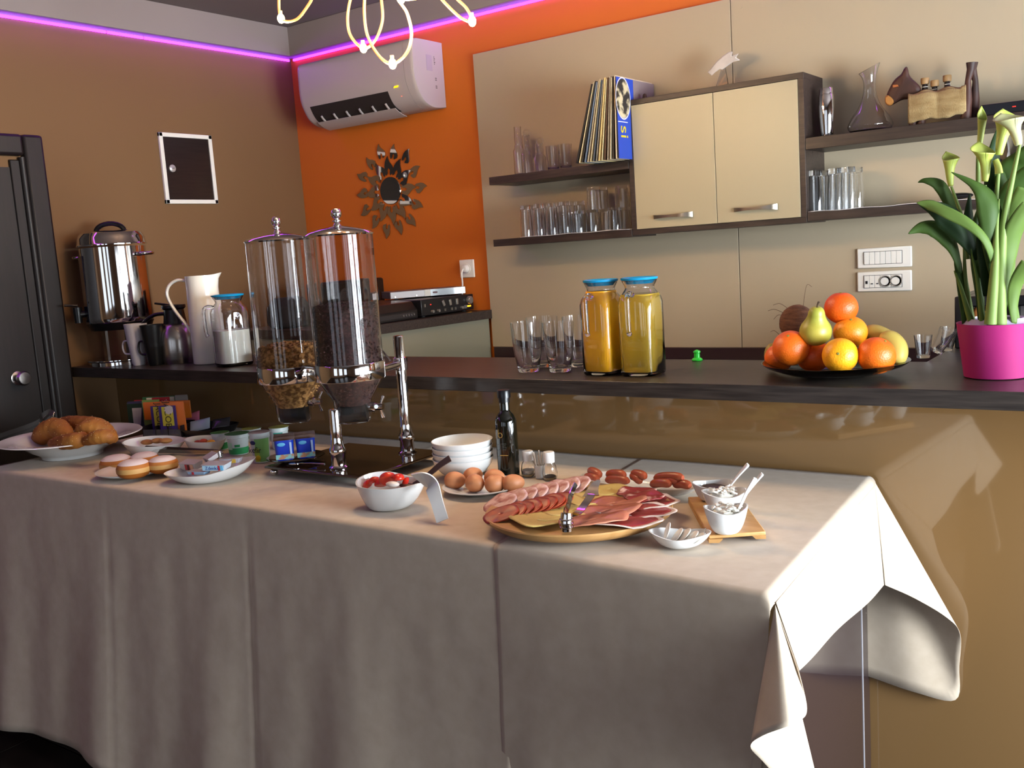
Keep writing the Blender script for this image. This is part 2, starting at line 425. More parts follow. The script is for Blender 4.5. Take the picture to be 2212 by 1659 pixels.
MB().box(-.001, .001, -.006, .006, .008, .0095).build('key_slot', BLACKP, lk)
# air conditioner
xl, xr = -3.66, -2.915
ac = thing('air_conditioner', 'white split air conditioner unit mounted high on the orange wall', 'air conditioner', (0, 0, 0))
prof = [(3.666, 2.262), (3.60, 2.256), (3.55, 2.262), (3.50, 2.288), (3.464, 2.345), (3.45, 2.40), (3.449, 2.48), (3.452, 2.535), (3.47, 2.553), (3.52, 2.557), (3.666, 2.557)]
PR = spl([(0, a, b) for a, b in prof], 4)
def sec(x, k=1.0, dy=0): 
    return [V((x, 3.666+(p.y-3.666)*k, 2.42+(p.z-2.42)*(1-(1-k)*.9))) for p in PR]
ACW = mat('ac_white', 'a39a98', .4)
MB().loft([sec(xl, .975), sec(xl+.006, .997), sec(xl+.02), sec(xr-.06), sec(xr-.055)]).build('body', ACW, ac, smooth=50)
MB().loft([sec(xr-.053), sec(xr-.02), sec(xr-.006, .995), sec(xr, .98)]).build('end_cap', ACW, ac, smooth=35)
# outlet slot, flap and vanes follow the rounded lower front
PN = []
for i, q_ in enumerate(PR):
    t_ = (PR[min(i+1, len(PR)-1)]-PR[max(i-1, 0)]).normalized(); PN.append(V((0, -t_.z, t_.y)) if V((0, -t_.z, t_.y)).dot(q_-V((0, 3.62, 2.42))) > 0 else V((0, t_.z, -t_.y)))
def ap(i, x, off): q_ = PR[i]+PN[i]*off; return V((x, q_.y, q_.z))
x0_, x1_ = xl+.055, xr-.175
sl = MB(); sl.loft([[ap(i, x, .0012) for i in range(8, 17)]+[ap(i, x, -.002) for i in range(16, 7, -1)] for x in (x0_, x1_)]); sl.build('outlet', mat('outlet_dark', '1d1512', .8), ac, smooth=50)
fl = MB(); fl.loft([[ap(i, x, .008+.0012*(12-i)) for i in range(5, 12)]+[ap(i, x, .005+.0012*(12-i)) for i in range(11, 4, -1)] for x in (x0_, x1_)]); fl.build('flap', ACW, ac, smooth=50)
for i in range(6):
    x = x0_+.05+i*(x1_-x0_-.09)/5
    vn = MB(); vn.loft([[ap(j, x+d_, .001) for j in range(9, 14)]+[ap(j, x+d_, .009) for j in range(13, 8, -1)] for d_ in (-.003, .003)]); vn.build('vane', ACW, ac)
def acp(x, s, out=0):
    i = 17 if s < .2 else 14; return ap(i, x, .0015)
p = acp(xr-.115, .1, .006)
MB().box(-.012, .012, -.001, .001, -.008, .008).build('display', mat('ac_led', 'ffd800', .4, emit='ffd000', es=2.2), ac, loc=p, rot=(R(-40), 0, 0))
p = acp(xr-.105, .42, .008)
MB().lathe([(0, 0), (.004, 0), (0, .002)], 10).build('indicator', mat('ac_led2', 'ff5020', .4, emit='ff6030', es=2), ac, loc=p)
INK = mat('grey_ink', '5a5050', .6)
MB().box(-3.40, -3.355, 3.4555, 3.457, 2.405, 2.413).build('logo', INK, ac)
lb = MB(); lb.box(xr-.0005, xr+.0008, 3.545, 3.585, 2.42, 2.49); lb.build('label', mat('label_grey', '9a8f98', .6), ac)
l2 = MB()
for k in range(5): l2.box(xr, xr+.0012, 3.60, 3.603+.004*(k % 2), 2.45+k*.008, 2.455+k*.008)
for z in (2.38, 2.345): l2.box(xr, xr+.0012, 3.60, 3.61, z, z+.004); l2.box(xr, xr+.0012, 3.60, 3.61, z+.008, z+.012)
l2.build('marks', INK, ac)['kind'] = 'stuff'
# sun mirror
cm = ony(845, 412, YO); sm = thing('sun_mirror', 'sunburst wall mirror of flame-shaped petals around a round disc', 'mirror', (cm.x, YO-.002, cm.z))
MIR = mat('mirror', 'b9b2ac', .03, 1)
cd = ony(845, 413, YO)
MB().lathe([(0, 0), (.066, 0), (.068, .003), (.066, .006), (0, .006)], 48).build('disc', MIR, sm, rot=(R(90), 0, 0))
def flame(L, Wd):
    pts = []
    for t, w in ((0, .16), (.12, .46), (.3, .5), (.5, .42), (.7, .25), (.88, .1), (1, 0)): pts.append((w*Wd+(.10*Wd*sin(t*pi*2)), t*L))
    rt = [(p[0], p[1]) for p in pts]
    lf = [(-w*Wd+(.10*Wd*sin(t*pi*2)), t*L) for t, w in ((.88, .1), (.7, .25), (.5, .42), (.3, .5), (.12, .44), (0, .26))]
    notch = [(-.10*Wd, .12*L), (-.12*Wd, .26*L), (.02*Wd, .38*L), (.17*Wd, .26*L), (.12*Wd, .12*L)]
    return rt+lf+notch
def petal(r, ang, L, Wd, tw):
    pts = flame(L, Wd); mb = MB(); n = len(pts); z = .0045
    # triangulate by bmesh
    bm = bmesh.new(); vs = [bm.verts.new((x, y, 0)) for x, y in pts]; fc = bm.faces.new(vs)
    g = bmesh.ops.extrude_face_region(bm, geom=[fc]); bmesh.ops.translate(bm, verts=[v for v in g['geom'] if isinstance(v, bmesh.types.BMVert)], vec=(0, 0, z))
    bmesh.ops.triangulate(bm, faces=bm.faces); bmesh.ops.recalc_face_normals(bm, faces=bm.faces)
    me = bpy.data.meshes.new('petal'); bm.to_mesh(me); bm.free(); me.materials.append(MIR)
    return me
pin = petal(0, 0, .095, .06, 0); pout = petal(0, 0, .075, .05, 0)
for ring, (me, n, r0) in enumerate(((pin, 12, .074), (pout, 14, .152))):
    for i in range(n):
        a = 2*pi*(i+(.5 if ring else 0))/n
        o = bpy.data.objects.new('petal', me); COL.objects.link(o); o.parent = sm
        rr = r0+(.012 if (ring and i % 2) else 0)
        o.matrix_local = Matrix.Translation((rr*sin(a), -.002, rr*cos(a))) @ Matrix.Rotation(a, 4, 'Y') @ Matrix.Rotation(R(90), 4, 'X') @ Matrix.Rotation(random.uniform(-.03, .03), 4, 'X')
# socket, plug and cable
p = ony(1011, 580, YO); so = thing('wall_socket', 'white wall socket on the orange wall', 'socket', (p.x, YO-.001, p.z))
MB().box(-.042, .042, -.010, 0, -.042, .042).build('plate', WHITEPL, so, bevel=.003)
MB().lathe([(.021, .0), (.024, .0), (.024, .004), (.020, .004)], 24, closed=True).build('socket_ring', WHITEPL, so, loc=(0, -.010, 0), rot=(R(90), 0, 0))
pl = thing('power_plug', 'white mains plug in the socket with its cable falling behind the stereo', 'plug', (p.x, YO-.011, p.z))
MB().lathe([(0, 0), (.019, 0), (.019, .012), (.014, .024), (0, .026)], 24).build('plug_body', WHITEPL, pl, rot=(R(90), 0, 0))
MB().tube(spl([(0, -.024, 0), (-.002, -.038, -.02), (-.006, -.032, -.07), (-.022, -.022, -.13), (-.03, -.02, -.21)], 6), .0038, 8).build('cable', WHITEPL, pl)
# switch and socket plates on the cream panel
a = ony(1850, 555, YC); b = ony(1968, 555, YC); wdt = b.x-a.x; hgt = (ony(1905, 533, YC).z-ony(1905, 577, YC).z)
for k, (py, lab) in enumerate(((556, 'white plate with seven light switches on the cream panel'), (607, 'white plate with two round sockets and small outlets below the switches'))):
    c = ony(1911, py, YC)
    s_ = thing('switch_plate' if k == 0 else 'socket_plate', lab, 'switch' if k == 0 else 'socket', (c.x, YC-.001, c.z))
    MB().box(-wdt/2, wdt/2, -.009, 0, -hgt/2, hgt/2).build('cover', WHITEPL, s_, bevel=.004)
    n = 7; w0 = wdt*.69; x0 = -wdt/2+wdt*.135; hh = hgt*.30
    MB().box(x0-.0015, x0+w0+.0015, -.0100, -.009, -hh-.0015, hh+.0015).build('surround', mat('gap_grey', '4c4844', .8), s_)
    if k == 0:
        for i in range(n): MB().box(x0+i*w0/n+.0006, x0+(i+1)*w0/n-.0006, -.0135, -.0098, -hh, hh).build('rocker', WHITEPL, s_, bevel=.0008)
    else:
        u = w0/7
        for x, wd in ((0, 1), (1, 1), (2, 1), (3, 2), (5, 2)):
            md = MB().box(x0+x*u+.0006, x0+(x+wd)*u-.0006, -.0125, -.0098, -hh, hh).build('module', WHITEPL, s_, bevel=.0006)
            if wd == 2:
                MB().lathe([(.0, .0), (.0175, 0), (.019, .002), (.021, .002), (.021, .0), (0, -.001)], 24).build('recess', mat('recess', '8c867e', .5), s_, loc=(x0+(x+1)*u, -.0125, 0), rot=(R(90), 0, 0))
                MB().lathe([(0, 0), (.014, 0), (.014, .003), (0, .003)], 20).build('socket_well', WHITEPL, s_, loc=(x0+(x+1)*u-.002, -.0125, 0), rot=(R(90), 0, 0))
            else: MB().box(x0+(x+.3)*u, x0+(x+.7)*u, -.0135, -.0124, -.008 if x == 0 else -.0095, .003 if x == 0 else -.006).build('port', BLACKP, s_)
# ================================================================ SHELVES AND WALL CABINET
k_ = YS/3.22
def F_(px, py): return ony(px, py, YS)
xul = F_(1056, 383).x; xcl = F_(1352, 219).x; xcr = F_(1735, 155).x
zu = F_(1200, 365.5).z; zub = zu-.0325; zl_ = F_(1065, 518).z; zlb = zl_-.030
def shelf(lab, x0, x1, z1, th=.031, d=.2):
    o = MB().box(x0, x1, YC-d-.0, YC-.001, z1-th, z1).build('wall_shelf', WOOD, bevel=.001); tag(o, lab, 'shelf', 'dark wall shelves'); return o
DS = YC-YS
shelf('upper left dark wood shelf holding carafes and records', xul, xcl-.002, zu, .033, DS)
shelf('lower left dark wood shelf holding rows of upturned glasses', xul, xcl-.002, zl_, .03, DS)
zru = F_(1745, 297.7).z; zrl = F_(1745, 459).z
shelf('upper right dark wood shelf holding the shaker, decanter and donkey', xcr+.002, .35, zru, .04, DS)
shelf('lower right dark wood shelf with glasses on a white liner', xcr+.002, F_(2112, 429).x, zrl, .031, DS)
ztop = F_(1735, 155).z; zbot = F_(1742, 481).z
wc = thing('wall_cabinet', 'dark wood wall cabinet with two cream doors between the shelves', 'cabinet')
th = .02
MB().box(xcl, xcr, YS, YC-.001, ztop-th, ztop).build('top_board', WOOD, wc, bevel=.0008)
MB().box(xcl, xcr, YS, YC-.001, zbot, zbot+th).build('bottom_board', WOOD, wc, bevel=.0008)
MB().box(xcl, xcl+th, YS, YC-.001, zbot+th, ztop-th).build('side_board', WOOD, wc, bevel=.0008)
MB().box(xcr-th, xcr, YS, YC-.001, zbot+th, ztop-th).build('side_board', WOOD, wc, bevel=.0008)
MB().box(xcl+th, xcr-th, YC-.01, YC-.001, zbot+th, ztop-th).build('back_board', WOOD, wc)
xm = F_(1543, 300).x
for i, (a, b, hp) in enumerate(((xcl+th+.0015, xm-.0012, (1455, 466)), (xm+.0012, xcr-th-.0015, (1633, 450)))):
    dr = MB().box(a, b, YS-.0005, YS+.018, zbot+th+.0015, ztop-th-.0015).build('door', CREAMD, wc, bevel=.0008)
    c = F_(*hp); L = .082
    hd = MB(); n = 16
    secs = []
    for j in range(n+1):
        t = -1+2*j/n; hz = .0075+.009*abs(t)**1.6*(.75+.25*t) if True else 0; y = YS-.004-.020*(1-t**4)
        hz *= .62
        secs.append([V((c.x+t*L, y-.002, c.z+hz)), V((c.x+t*L, y-.002, c.z-hz)), V((c.x+t*L, y+.003, c.z-hz)), V((c.x+t*L, y+.003, c.z+hz))])
    hd.loft(secs); h_ = hd.build('handle', mat('handle_nickel', '9a8f80', .28, 1), dr)
# ================================================================ CHANDELIER
def lightpt(name, loc, power, color, r=.012):
    d = bpy.data.lights.new(name, 'POINT'); d.energy = power; d.color = color; d.shadow_soft_size = r
    o = bpy.data.objects.new(name, d); COL.objects.link(o); o.location = loc; return o
hub = ony(815, -95, 2.15)
ch = thing('chandelier', 'ceiling lamp of glowing looped tubes with small bright bulbs', 'lamp', hub)
MB().lathe([(0, -.02), (.05, -.015), (.055, 0), (.05, .015), (.01, .02), (.01, zc-hub.z-.02), (.07, zc-hub.z-.02), (.07, zc-hub.z-.002), (0, zc-hub.z-.002)], 24).build('hub', CHROME, ch)
TUBE = mat('glow_tube', 'ffb070', .3, emit='ffa050', es=.75); BULB = mat('bulb', 'fff0c0', .3, emit='ffcf80', es=45)
loops = [((607, 40), [(603, -20), (612, -70)], [(640, 42), (668, 8), (690, -30), (760, -80)], 2.10),
         ((785, 104), [(758, 78), (751, 40), (760, -10), (790, -70)], [(810, 88), (826, 45), (824, 0), (818, -50)], 2.20),
         ((848, 138), [(820, 122), (795, 80), (787, 30), (790, -20), (805, -60)], [(878, 115), (889, 75), (880, 30), (862, 0), (835, -60)], 2.07),
         ((1020, 46), [(995, 38), (960, 5), (930, -30), (860, -75)], [(1008, 18), (985, -5), (960, -40), (880, -88)], 2.2),
         ((866, -4), [(885, -2), (910, -12), (900, -50), (840, -90)], [(850, -12), (835, -40), (822, -80)], 2.0),
         ((700, -60), [(680, -70), (720, -95), (780, -100)], [(730, -50), (770, -60), (800, -80)], 2.35)]
for (bx, by), l1, l2, y in loops:
    pts = [hub]+[ony(a, b, y) for a, b in l1[::-1]]+[ony(bx, by, y)]+[ony(a, b, y) for a, b in l2]+[hub]
    pts = [p-hub for p in spl(pts, 8)]
    lp = MB().tube(pts, .0042, 8).build('loop_tube', TUBE, ch)
    bp = ony(bx, by, y)
    MB().ell((0, 0, 0), .011, .011, .014, 14).build('bulb', BULB, lp, loc=bp-hub)
    MB().tube([(0, 0, .004), (0, 0, .022)], .0055, 10).build('bulb_holder', mat('holder', 'ffd090', .3, emit='ffb060', es=2), lp, loc=bp-hub)
    l = lightpt('bulb_light', bp+V((0, -.0, -.03)), 9.0, (1, .68, .38)); 

# ================================================================ BAR TOP THINGS
def bz(px, py): return onz(px, py, B)
Z0 = B+.0006
# coffee urn
p = bz(262, 783); y = p.y-.01; c = ony(262, 700, y); c.z = Z0
k = mpp(V((c.x, c.y, B+.25)))
ur = thing('coffee_urn', 'polished steel coffee urn with black tap on a round drip tray', 'coffee urn', c)
rb = 72*k; tb = lambda py: ony(265, py, y).z-Z0
zb1, zb2, zl2, zt = tb(694), tb(532), tb(528), tb(507)
MB().lathe([(0, zb1), (rb*.93, zb1), (rb*.95, zb1+.006), (rb*.97, zb1+.02), (rb*.955, (zb1+zb2)/2), (rb*.94, zb2), (0, zb2)], 64).build('body', CHROME, ur)
MB().lathe([(0, zl2), (rb*1.0, zl2), (rb*1.0, zl2+.004), (rb*.97, zl2+.008), (rb*.95, zt-.008), (rb*.86, zt+.012), (rb*.6, zt+.020), (0, zt+.024)], 64).build('lid', CHROME, ur)
MB().tube([(-.068*1.0+.0, 0, zt+.014)]+[(-.06*cos(a), 0, zt+.018+.034*sin(a)) for a in [i*pi/10 for i in range(11)]]+[(.068, 0, zt+.014)], .0115, 10, flat=.9).build('lid_handle', BLACKP, ur, rot=(0, 0, R(35)))
MB().lathe([(0, zb1-.03), (rb*.86, zb1-.03), (rb*.95, zb1), (0, zb1)], 48).build('collar', BLACKP, ur)
MB().lathe([(rb*.93, .0), (rb*1.02, .0), (rb*1.02, .016), (rb*1.10, .022), (rb*1.10, .025), (rb*.9, .022), (0, .012), (0, 0)], 48).build('drip_tray', CHROME, ur)
for a in (200, 340, 90):
    x, yy = rb*.62*cos(R(a)), rb*.62*sin(R(a)); MB().box(x-.012, x+.012, yy-.006, yy+.006, .012, zb1-.028).build('leg', STEEL, ur)
for sx in (-1, 1):
    z = tb(550)
    a0 = R(25) + (0 if sx > 0 else pi)
    pts = [V((rb*.93, -.035, z)), V((rb*1.15, -.034, z)), V((rb*1.24, 0, z)), V((rb*1.15, .034, z)), V((rb*.93, .035, z))]
    MB().tube(spl(pts, 6), .0075, 10).build('side_handle', CHROME, ur, rot=(0, 0, a0))
tap = thing_tap = None
td = V((-.42, -.9, 0)).normalized(); ta = math.atan2(td.y, td.x); zt2 = tb(672)
tp = MB(); tp.tube([(rb*.9, 0, zt2), (rb*1.18, 0, zt2)], .014, 14); tp.tube([(rb*1.16, 0, zt2+.03), (rb*1.16, 0, zt2-.035)], [.018, .015], 14)
tp.build('tap', BLACKP, ur, rot=(0, 0, ta))
MB().tube([(rb*1.16, 0, zt2+.026), (rb*1.16, 0, zt2+.038), (rb*1.5, 0, zt2+.042)], .005, 8).build('tap_lever', BLACKP, ur, rot=(0, 0, ta))
MB().box(rb*.93, rb*.965, -.022, .022, zb1+.0, zb2-.03).build('gauge_strip', mat('gauge_dark', '101322', .1, coat=.6), ur, bevel=.004, rot=(0, 0, ta+.22))
# mugs (stacked cups) : white and black
def mug(lab, col, pc, py0, py1, r0px, grp):
    p = bz(*pc); p = ony(pc[0], pc[1], p.y-.045); k = mpp(p); h = ony(pc[0], py1, p.y).z-Z0; r = r0px*k
    t = thing('cup_stack', lab, 'cup', (p.x, p.y, Z0), group=grp)
    m = mat('cup_'+col, col, .35)
    pf = [(0, 0), (r*.55, 0), (r*.62, .01), (r*.78, h*.45), (r*.80, h*.47), (r*.80, h*.5), (r*.86, h*.58), (r*1.0, h), (r*.95, h), (r*.8, h*.6), (0, h*.55)]
    MB().lathe(pf, 40).build('cups', m, t)
    hz = h*.42
    MB().tube(spl([(-r*.72, 0, hz+.03), (-r*1.25, 0, hz+.028), (-r*1.4, 0, hz), (-r*1.2, 0, hz-.022), (-r*.66, 0, hz-.024)], 6), .0055, 8, flat=.7).build('handle', m, t, rot=(0, 0, R(30)))
    return t
mug('white cups stacked upright in front of the coffee urn', 'bdb9bd', (302, 785), 785, 699, 24, None)
mug('black cups stacked upright beside the white cups', '0b0b0c', (337, 785), 785, 701, 25, None)
# thermos
p = bz(388, 788); p.y += .07; p = ony(388, 782, p.y); k = mpp(p); zz = lambda py, px=392: ony(px, py, p.y).z-Z0
th = thing('vacuum_jug', 'brushed steel vacuum jug with black spout lid and large black handle', 'jug', (p.x, p.y, Z0), rz=R(36))
r = 41*k
MB().lathe([(0, 0), (r*.93, 0), (r*.96, .01), (r, .02), (r, zz(735)), (r*.93, zz(715)), (r*.78, zz(703)), (r*.55, zz(697)), (0, zz(697))], 48).build('body', STEEL, th)
MB().lathe([(0, zz(700)), (r*.6, zz(700)), (r*.56, zz(690)), (r*.5, zz(668)), (r*.62, zz(664)), (r*.6, zz(658)), (0, zz(656))], 32).build('lid', BLACKP, th)
MB().tube([(r*.2, 0, zz(662)), (-r*.45, 0, zz(656)), (-r*.95, 0, zz(652))], [.006, .005, .004], 8).build('thumb_lever', BLACKP, th)
MB().tube(spl([(-r*.4, 0, zz(676)), (-r*1.1, 0, zz(678)), (-r*1.75, 0, zz(698)), (-r*1.95, 0, zz(726)), (-r*1.6, 0, zz(756)), (-r*.96, 0, zz(764))], 8), .0105, 10, flat=.75).build('handle', BLACKP, th)
# white pitcher
p = bz(455, 789); p = V((p.x*(p.y+.06)/p.y, p.y+.06, p.z)); k = mpp(p); zz = lambda py: ony(450, py, p.y).z-Z0
pi_ = thing('water_pitcher', 'tall white plastic pitcher with curved handle and spout', 'pitcher', (p.x, p.y, Z0), rz=R(36))
h = zz(594); r = 34.5*k; n = 48
def ring(z, rr, sp=0):
    out = []
    for i in range(n):
        a = 2*pi*i/n; e = max(0, cos(a))**10*sp
        out.append(V(((rr+e)*cos(a), rr*sin(a), z+e*.35)))
    return out
WH = mat('pitcher_white', 'dfdcd2', .18, coat=.2)
MB().loft([ring(0, r*.96), ring(.004, r), ring(h*.5, r*.99), ring(h*.86, r*.97, 0), ring(h*.95, r*.97, .006), ring(h, r*.98, .02), ring(h-.001, r*.94, .018), ring(h*.93, r*.93, .003), ring(h*.85, r*.93), ring(h*.8, r*.9)]).build('body', WH, pi_, smooth=60)
MB().tube(spl([(-r*.95, 0, zz(604)), (-r*1.5, 0, zz(601)), (-r*2.05, 0, zz(613)), (-r*2.2, 0, zz(634)), (-r*1.85, 0, zz(665)), (-r*1.3, 0, zz(695)), (-r*.96, 0, zz(716))], 8), .0078, 10, flat=.8).build('handle', WH, pi_)
# glass jugs with turquoise lids : rounded-square section
def sq(r, z, ex=4.5, n=40):
    out = []
    for i in range(n):
        a = 2*pi*i/n+pi/4*0; c_, s_ = cos(a), sin(a)
        d = (abs(c_)**ex+abs(s_)**ex)**(1/ex); out.append(V((r*c_/d, r*s_/d, z)))
    return out
def circ(r, z, n=40): return [V((r*cos(2*pi*i/n), r*sin(2*pi*i/n), z)) for i in range(n)]
def mix(a, b, t): return [x.lerp(y, t) for x, y in zip(a, b)]
def jug(lab, pc, topy, wpx, rz, liquid, level, ccol='clear', grp='glass jugs with turquoise lids'):
    p = bz(*pc); k = mpp(p); h = ony(pc[0], topy, p.y).z-Z0; r = wpx*k/2; y_ = p.y+r*(.8 if pc[0] > 900 else .2)
    t = thing('glass_jug', lab, 'jug', (p.x+(y_-p.y)*p.x/p.y, y_, Z0), rz=rz, group=grp)
    zs = h*.80; zn = h*.885; w = .0028; rn = r*.76; rt = r*.93
    hb = h*.012
    out = [sq(r*.9, 0), sq(r*.97, hb), sq(r, hb*3), sq(r, h*.5), sq(r, zs*.93), mix(sq(r*.97, zs), circ(r*.97, zs), .3), mix(sq(r*.86, h*.85), circ(r*.86, h*.85), .8), circ(rn, zn), circ(rn*1.02, h*.91), circ(rt, h*.97)]
    inn = [circ(rt-w, h*.97), circ(rn*1.02-w, h*.91), circ(rn-w, zn), mix(sq(r*.86-w, h*.85), circ(r*.86-w, h*.85), .8), mix(sq(r*.97-w, zs), circ(r*.97-w, zs), .3), sq(r-w, zs*.93), sq(r-w, h*.5), sq(r-w, hb*4), sq(r*.9-w, hb*2.4)]
    MB().loft(out+inn).build('glass_body', GLASS, t, smooth=50)
    MB().lathe([(0, h*.955), (rn*.8, h*.955), (rn*.84, h*.94), (rn*1.0-w*1.2, h*.935), (rt-w*1.3, h*.972), (rt*1.02, h*.975), (rt*1.05, h*.995), (rt*.98, h), (rt*.9, h*.985), (rn*.7, h*.97), (0, h*.968)], 40).build('lid', BLUEL, t)
    # handle: loop of glass
    MB().tube(spl([(-r*.92, 0, h*.83), (-r*1.25, 0, h*.845), (-r*1.5, 0, h*.80), (-r*1.52, 0, h*.62), (-r*1.48, 0, h*.47), (-r*1.40, 0, h*.44)], 8), [.0075]*10+[.007]*31, 12).build('handle', GLASS, t)
    if liquid:
        g = .0004; L = [sq(r*.9-w-g, hb*2.4+g), sq(r-w-g, hb*4+g)]
        for f in (.3, .5, .7, .8, .85, .885, .91):
            if f < level:
                rr = sq(r-w-g, f*h) if f < .75 else (mix(sq(r*.97-w-g, zs), circ(r*.97-w-g, zs), .3) if f == .8 else (mix(sq(r*.86-w-g, h*.85), circ(r*.86-w-g, h*.85), .8) if f == .85 else circ(rn-w-g, f*h)))
                L.append(rr)
        last = L[-1]; zt_ = level*h
        L.append([V((q.x, q.y, zt_)) for q in last])
        MB().loft(L).build('drink', liquid, t, smooth=50)
    return t
MILK = mat('milk', 'd4d2c6', .35, sss=.2)
OJ = mat('orange_juice', 'f0ab14', .35, sss=.1)
AJ = mat('apple_juice', 'ecc84c', .0, trans=.65, ior=1.1)
jug('glass jug half full of milk with turquoise lid, in front of the white pitcher', (507, 790), 635, 72, R(70), MILK, .50)
jug('full jug of orange juice with turquoise lid beside the tumblers', (1308, 812), 604, 80, R(85), OJ, .88)
jug('jug of pale yellow apple juice with turquoise lid, right of the orange juice', (1391, 814), 599, 84, R(92), AJ, .83)
# saucers behind the dispenser
p = bz(556, 792); k = mpp(p)
c = ony(590, 780, p.y+.06)
for i in range(6):
    o = MB().lathe([(0, 0), (.032, 0), (.036, .003), (.066, .009), (.0675, .011), (.064, .011), (.034, .006), (0, .005)], 40).build('saucer', PORC, loc=(c.x+.002*(i % 2), c.y, Z0+.0072*i))
    tag(o, ['bottom', 'second lowest', 'third lowest', 'fourth', 'fifth', 'topmost'][i]+' white saucer of the short stack behind the cereal dispenser', 'saucer', 'stacked white saucers')
# tumblers on the bar
def tumbler(name, lab, loc, h, r, grp, cat='glass', thick=.0022, taper=.66, base=.014):
    t = tag(MB().lathe([(0, 0), (r*taper*.92, 0), (r*taper, .003), (r*.84, h*.35), (r*.95, h*.7), (r, h), (r-thick*.7, h), (r*.95-thick, h*.7), (r*.84-thick, h*.36), (r*taper-thick, base+.006), (r*taper*.75, base), (0, base*.85)], 40).build(name, GLASS, loc=loc), lab, cat, grp)
    return t
tl = [((1143, 806), 'front left clear tumbler by the bar edge', 697), ((1211, 806), 'front clear tumbler nearest the orange juice', 697), ((1176, 795), 'clear tumbler standing behind the two front tumblers', 686), ((1254, 794), 'clear tumbler half hidden behind the orange juice jug', 684)]
for (pc, lab, ty) in tl:
    p = bz(*pc); k = mpp(p); h = ony(pc[0], ty, p.y).z-Z0; r = 35*mpp(p); yy = p.y+r*.62
    tumbler('tumbler', lab, (p.x*yy/p.y, yy, Z0), h, r, 'clear tumblers on the bar')
# green stopper
p = bz(1506, 779)
g = MB().lathe([(0, 0), (.0155, 0), (.0165, .003), (.013, .007), (.009, .009), (.0085, .022), (.011, .025), (.0105, .028), (.006, .031), (0, .033)], 20).build('stopper', mat('green_plastic', '2cc43a', .25, coat=.3), loc=(p.x, p.y, Z0))
tag(g, 'small bright green bottle stopper standing on the bar', 'stopper')
# ---- fruit plate
c = bz(1803, 800); c = V((c.x*2.43/c.y, 2.43, Z0)); k = mpp(c)
fp = MB().lathe([(0, 0), (.06, 0), (.065, .002), (.12, .010), (.165, .026), (.176, .034), (.178, .037), (.175, .037), (.162, .0295), (.118, .0135), (.06, .0045), (0, .004)], 64).build('fruit_plate', mat('plate_glass', '8fa0a4', .0, trans=1, ior=1.45), loc=c)
tag(fp, 'wide clear glass plate piled with fruit on the bar', 'plate')
def peel(name, c1, c2): return mat(name, c1, .38, noise_=(c2, 4, (1, 1, 1), .35, .7), bump=.5, bscale=260, sss=.08)
PO = [peel('orange_peel_a', 'd95a0a', 'e06a14'), peel('orange_peel_b', 'e07f10', 'e88c18'), peel('orange_peel_c', 'd84c08', 'dc5a10'), peel('orange_peel_d', 'e8960f', 'f0a41c')]
def orange(lab, px, py, y, rpx, m, rx=0, ry=0, sq_=1.0):
    c = ony(px, py, y); r = rpx*mpp(c)
    def dim(q):
        if q.z > .93: q = q*(1-.05*(q.z-.93)/.07)
        return q
    t = thing('orange', lab, 'orange', c, group='oranges on the fruit plate', rot=(rx, ry, .4))
    MB().ell((0, 0, 0), r, r, r*.96*sq_, 36, fn=dim).build('peel', m, t)
    MB().lathe([(0, 0), (.003, 0), (.0035, .0012), (.002, .002), (0, .0015)], 8).build('navel', mat('navel', '7c7a30', .7), t, loc=(0, 0, r*.905*sq_))
orange('orange at the top of the fruit pile', 1817, 665, 2.46, 35.5, PO[2])
orange('orange below the topmost one, in the middle of the pile', 1837, 718, 2.45, 36, PO[1], .5)
orange('large orange at the left front of the pile', 1708, 752, 2.37, 39, PO[0], .6, -.2)
orange('dark orange half hidden behind the front left orange', 1757, 768, 2.43, 37, PO[2])
orange('yellowish orange at the front centre showing its navel', 1815, 768, 2.345, 38, PO[3], 1.25, -.75)
orange('large reddish orange at the right front of the pile', 1893, 768, 2.38, 41, PO[0], .3, .5)
orange('orange behind the front left one, touching the plate rim', 1683, 773, 2.44, 31, PO[0])
# pear
c = ony(1762, 712, 2.385); k = mpp(c)
pe = thing('pear', 'greenish yellow pear with brown stalk leaning on the pile', 'pear', c, rot=(R(14), R(9), 0))
pf = [(0, -34), (8, -33), (20, -29), (31, -18), (34, -4), (31, 9), (24, 20), (19, 30), (17, 40), (13, 48), (6, 52), (0, 51)]
pfs = spl([(a, 0, b) for a, b in pf], 4)
MB().lathe([(max(0, q.x)*k, q.z*k) for q in pfs], 32).build('flesh', mat('pear_skin', '8f9436', .4, noise_=('b39a3e', 5, (1, 1, 1), .4, .75), bump=.1, bscale=150, sss=.08), pe)
MB().tube([(0, 0, 49*k), (.001, 0, 57*k), (.004, 0, 64*k)], [.0016, .0018, .003], 8).build('stalk', mat('stalk', '3b2a18', .8), pe)
# green-brown pear end at far left
c = ony(1668, 768, 2.50); k = mpp(c)
t = MB().ell((0, 0, 0), 17*k, 17*k, 27*k, 20).build('pear', mat('pear_brown', '8d7a34', .5), loc=c); tag(t, 'brownish yellow pear barely showing behind the left oranges', 'pear')
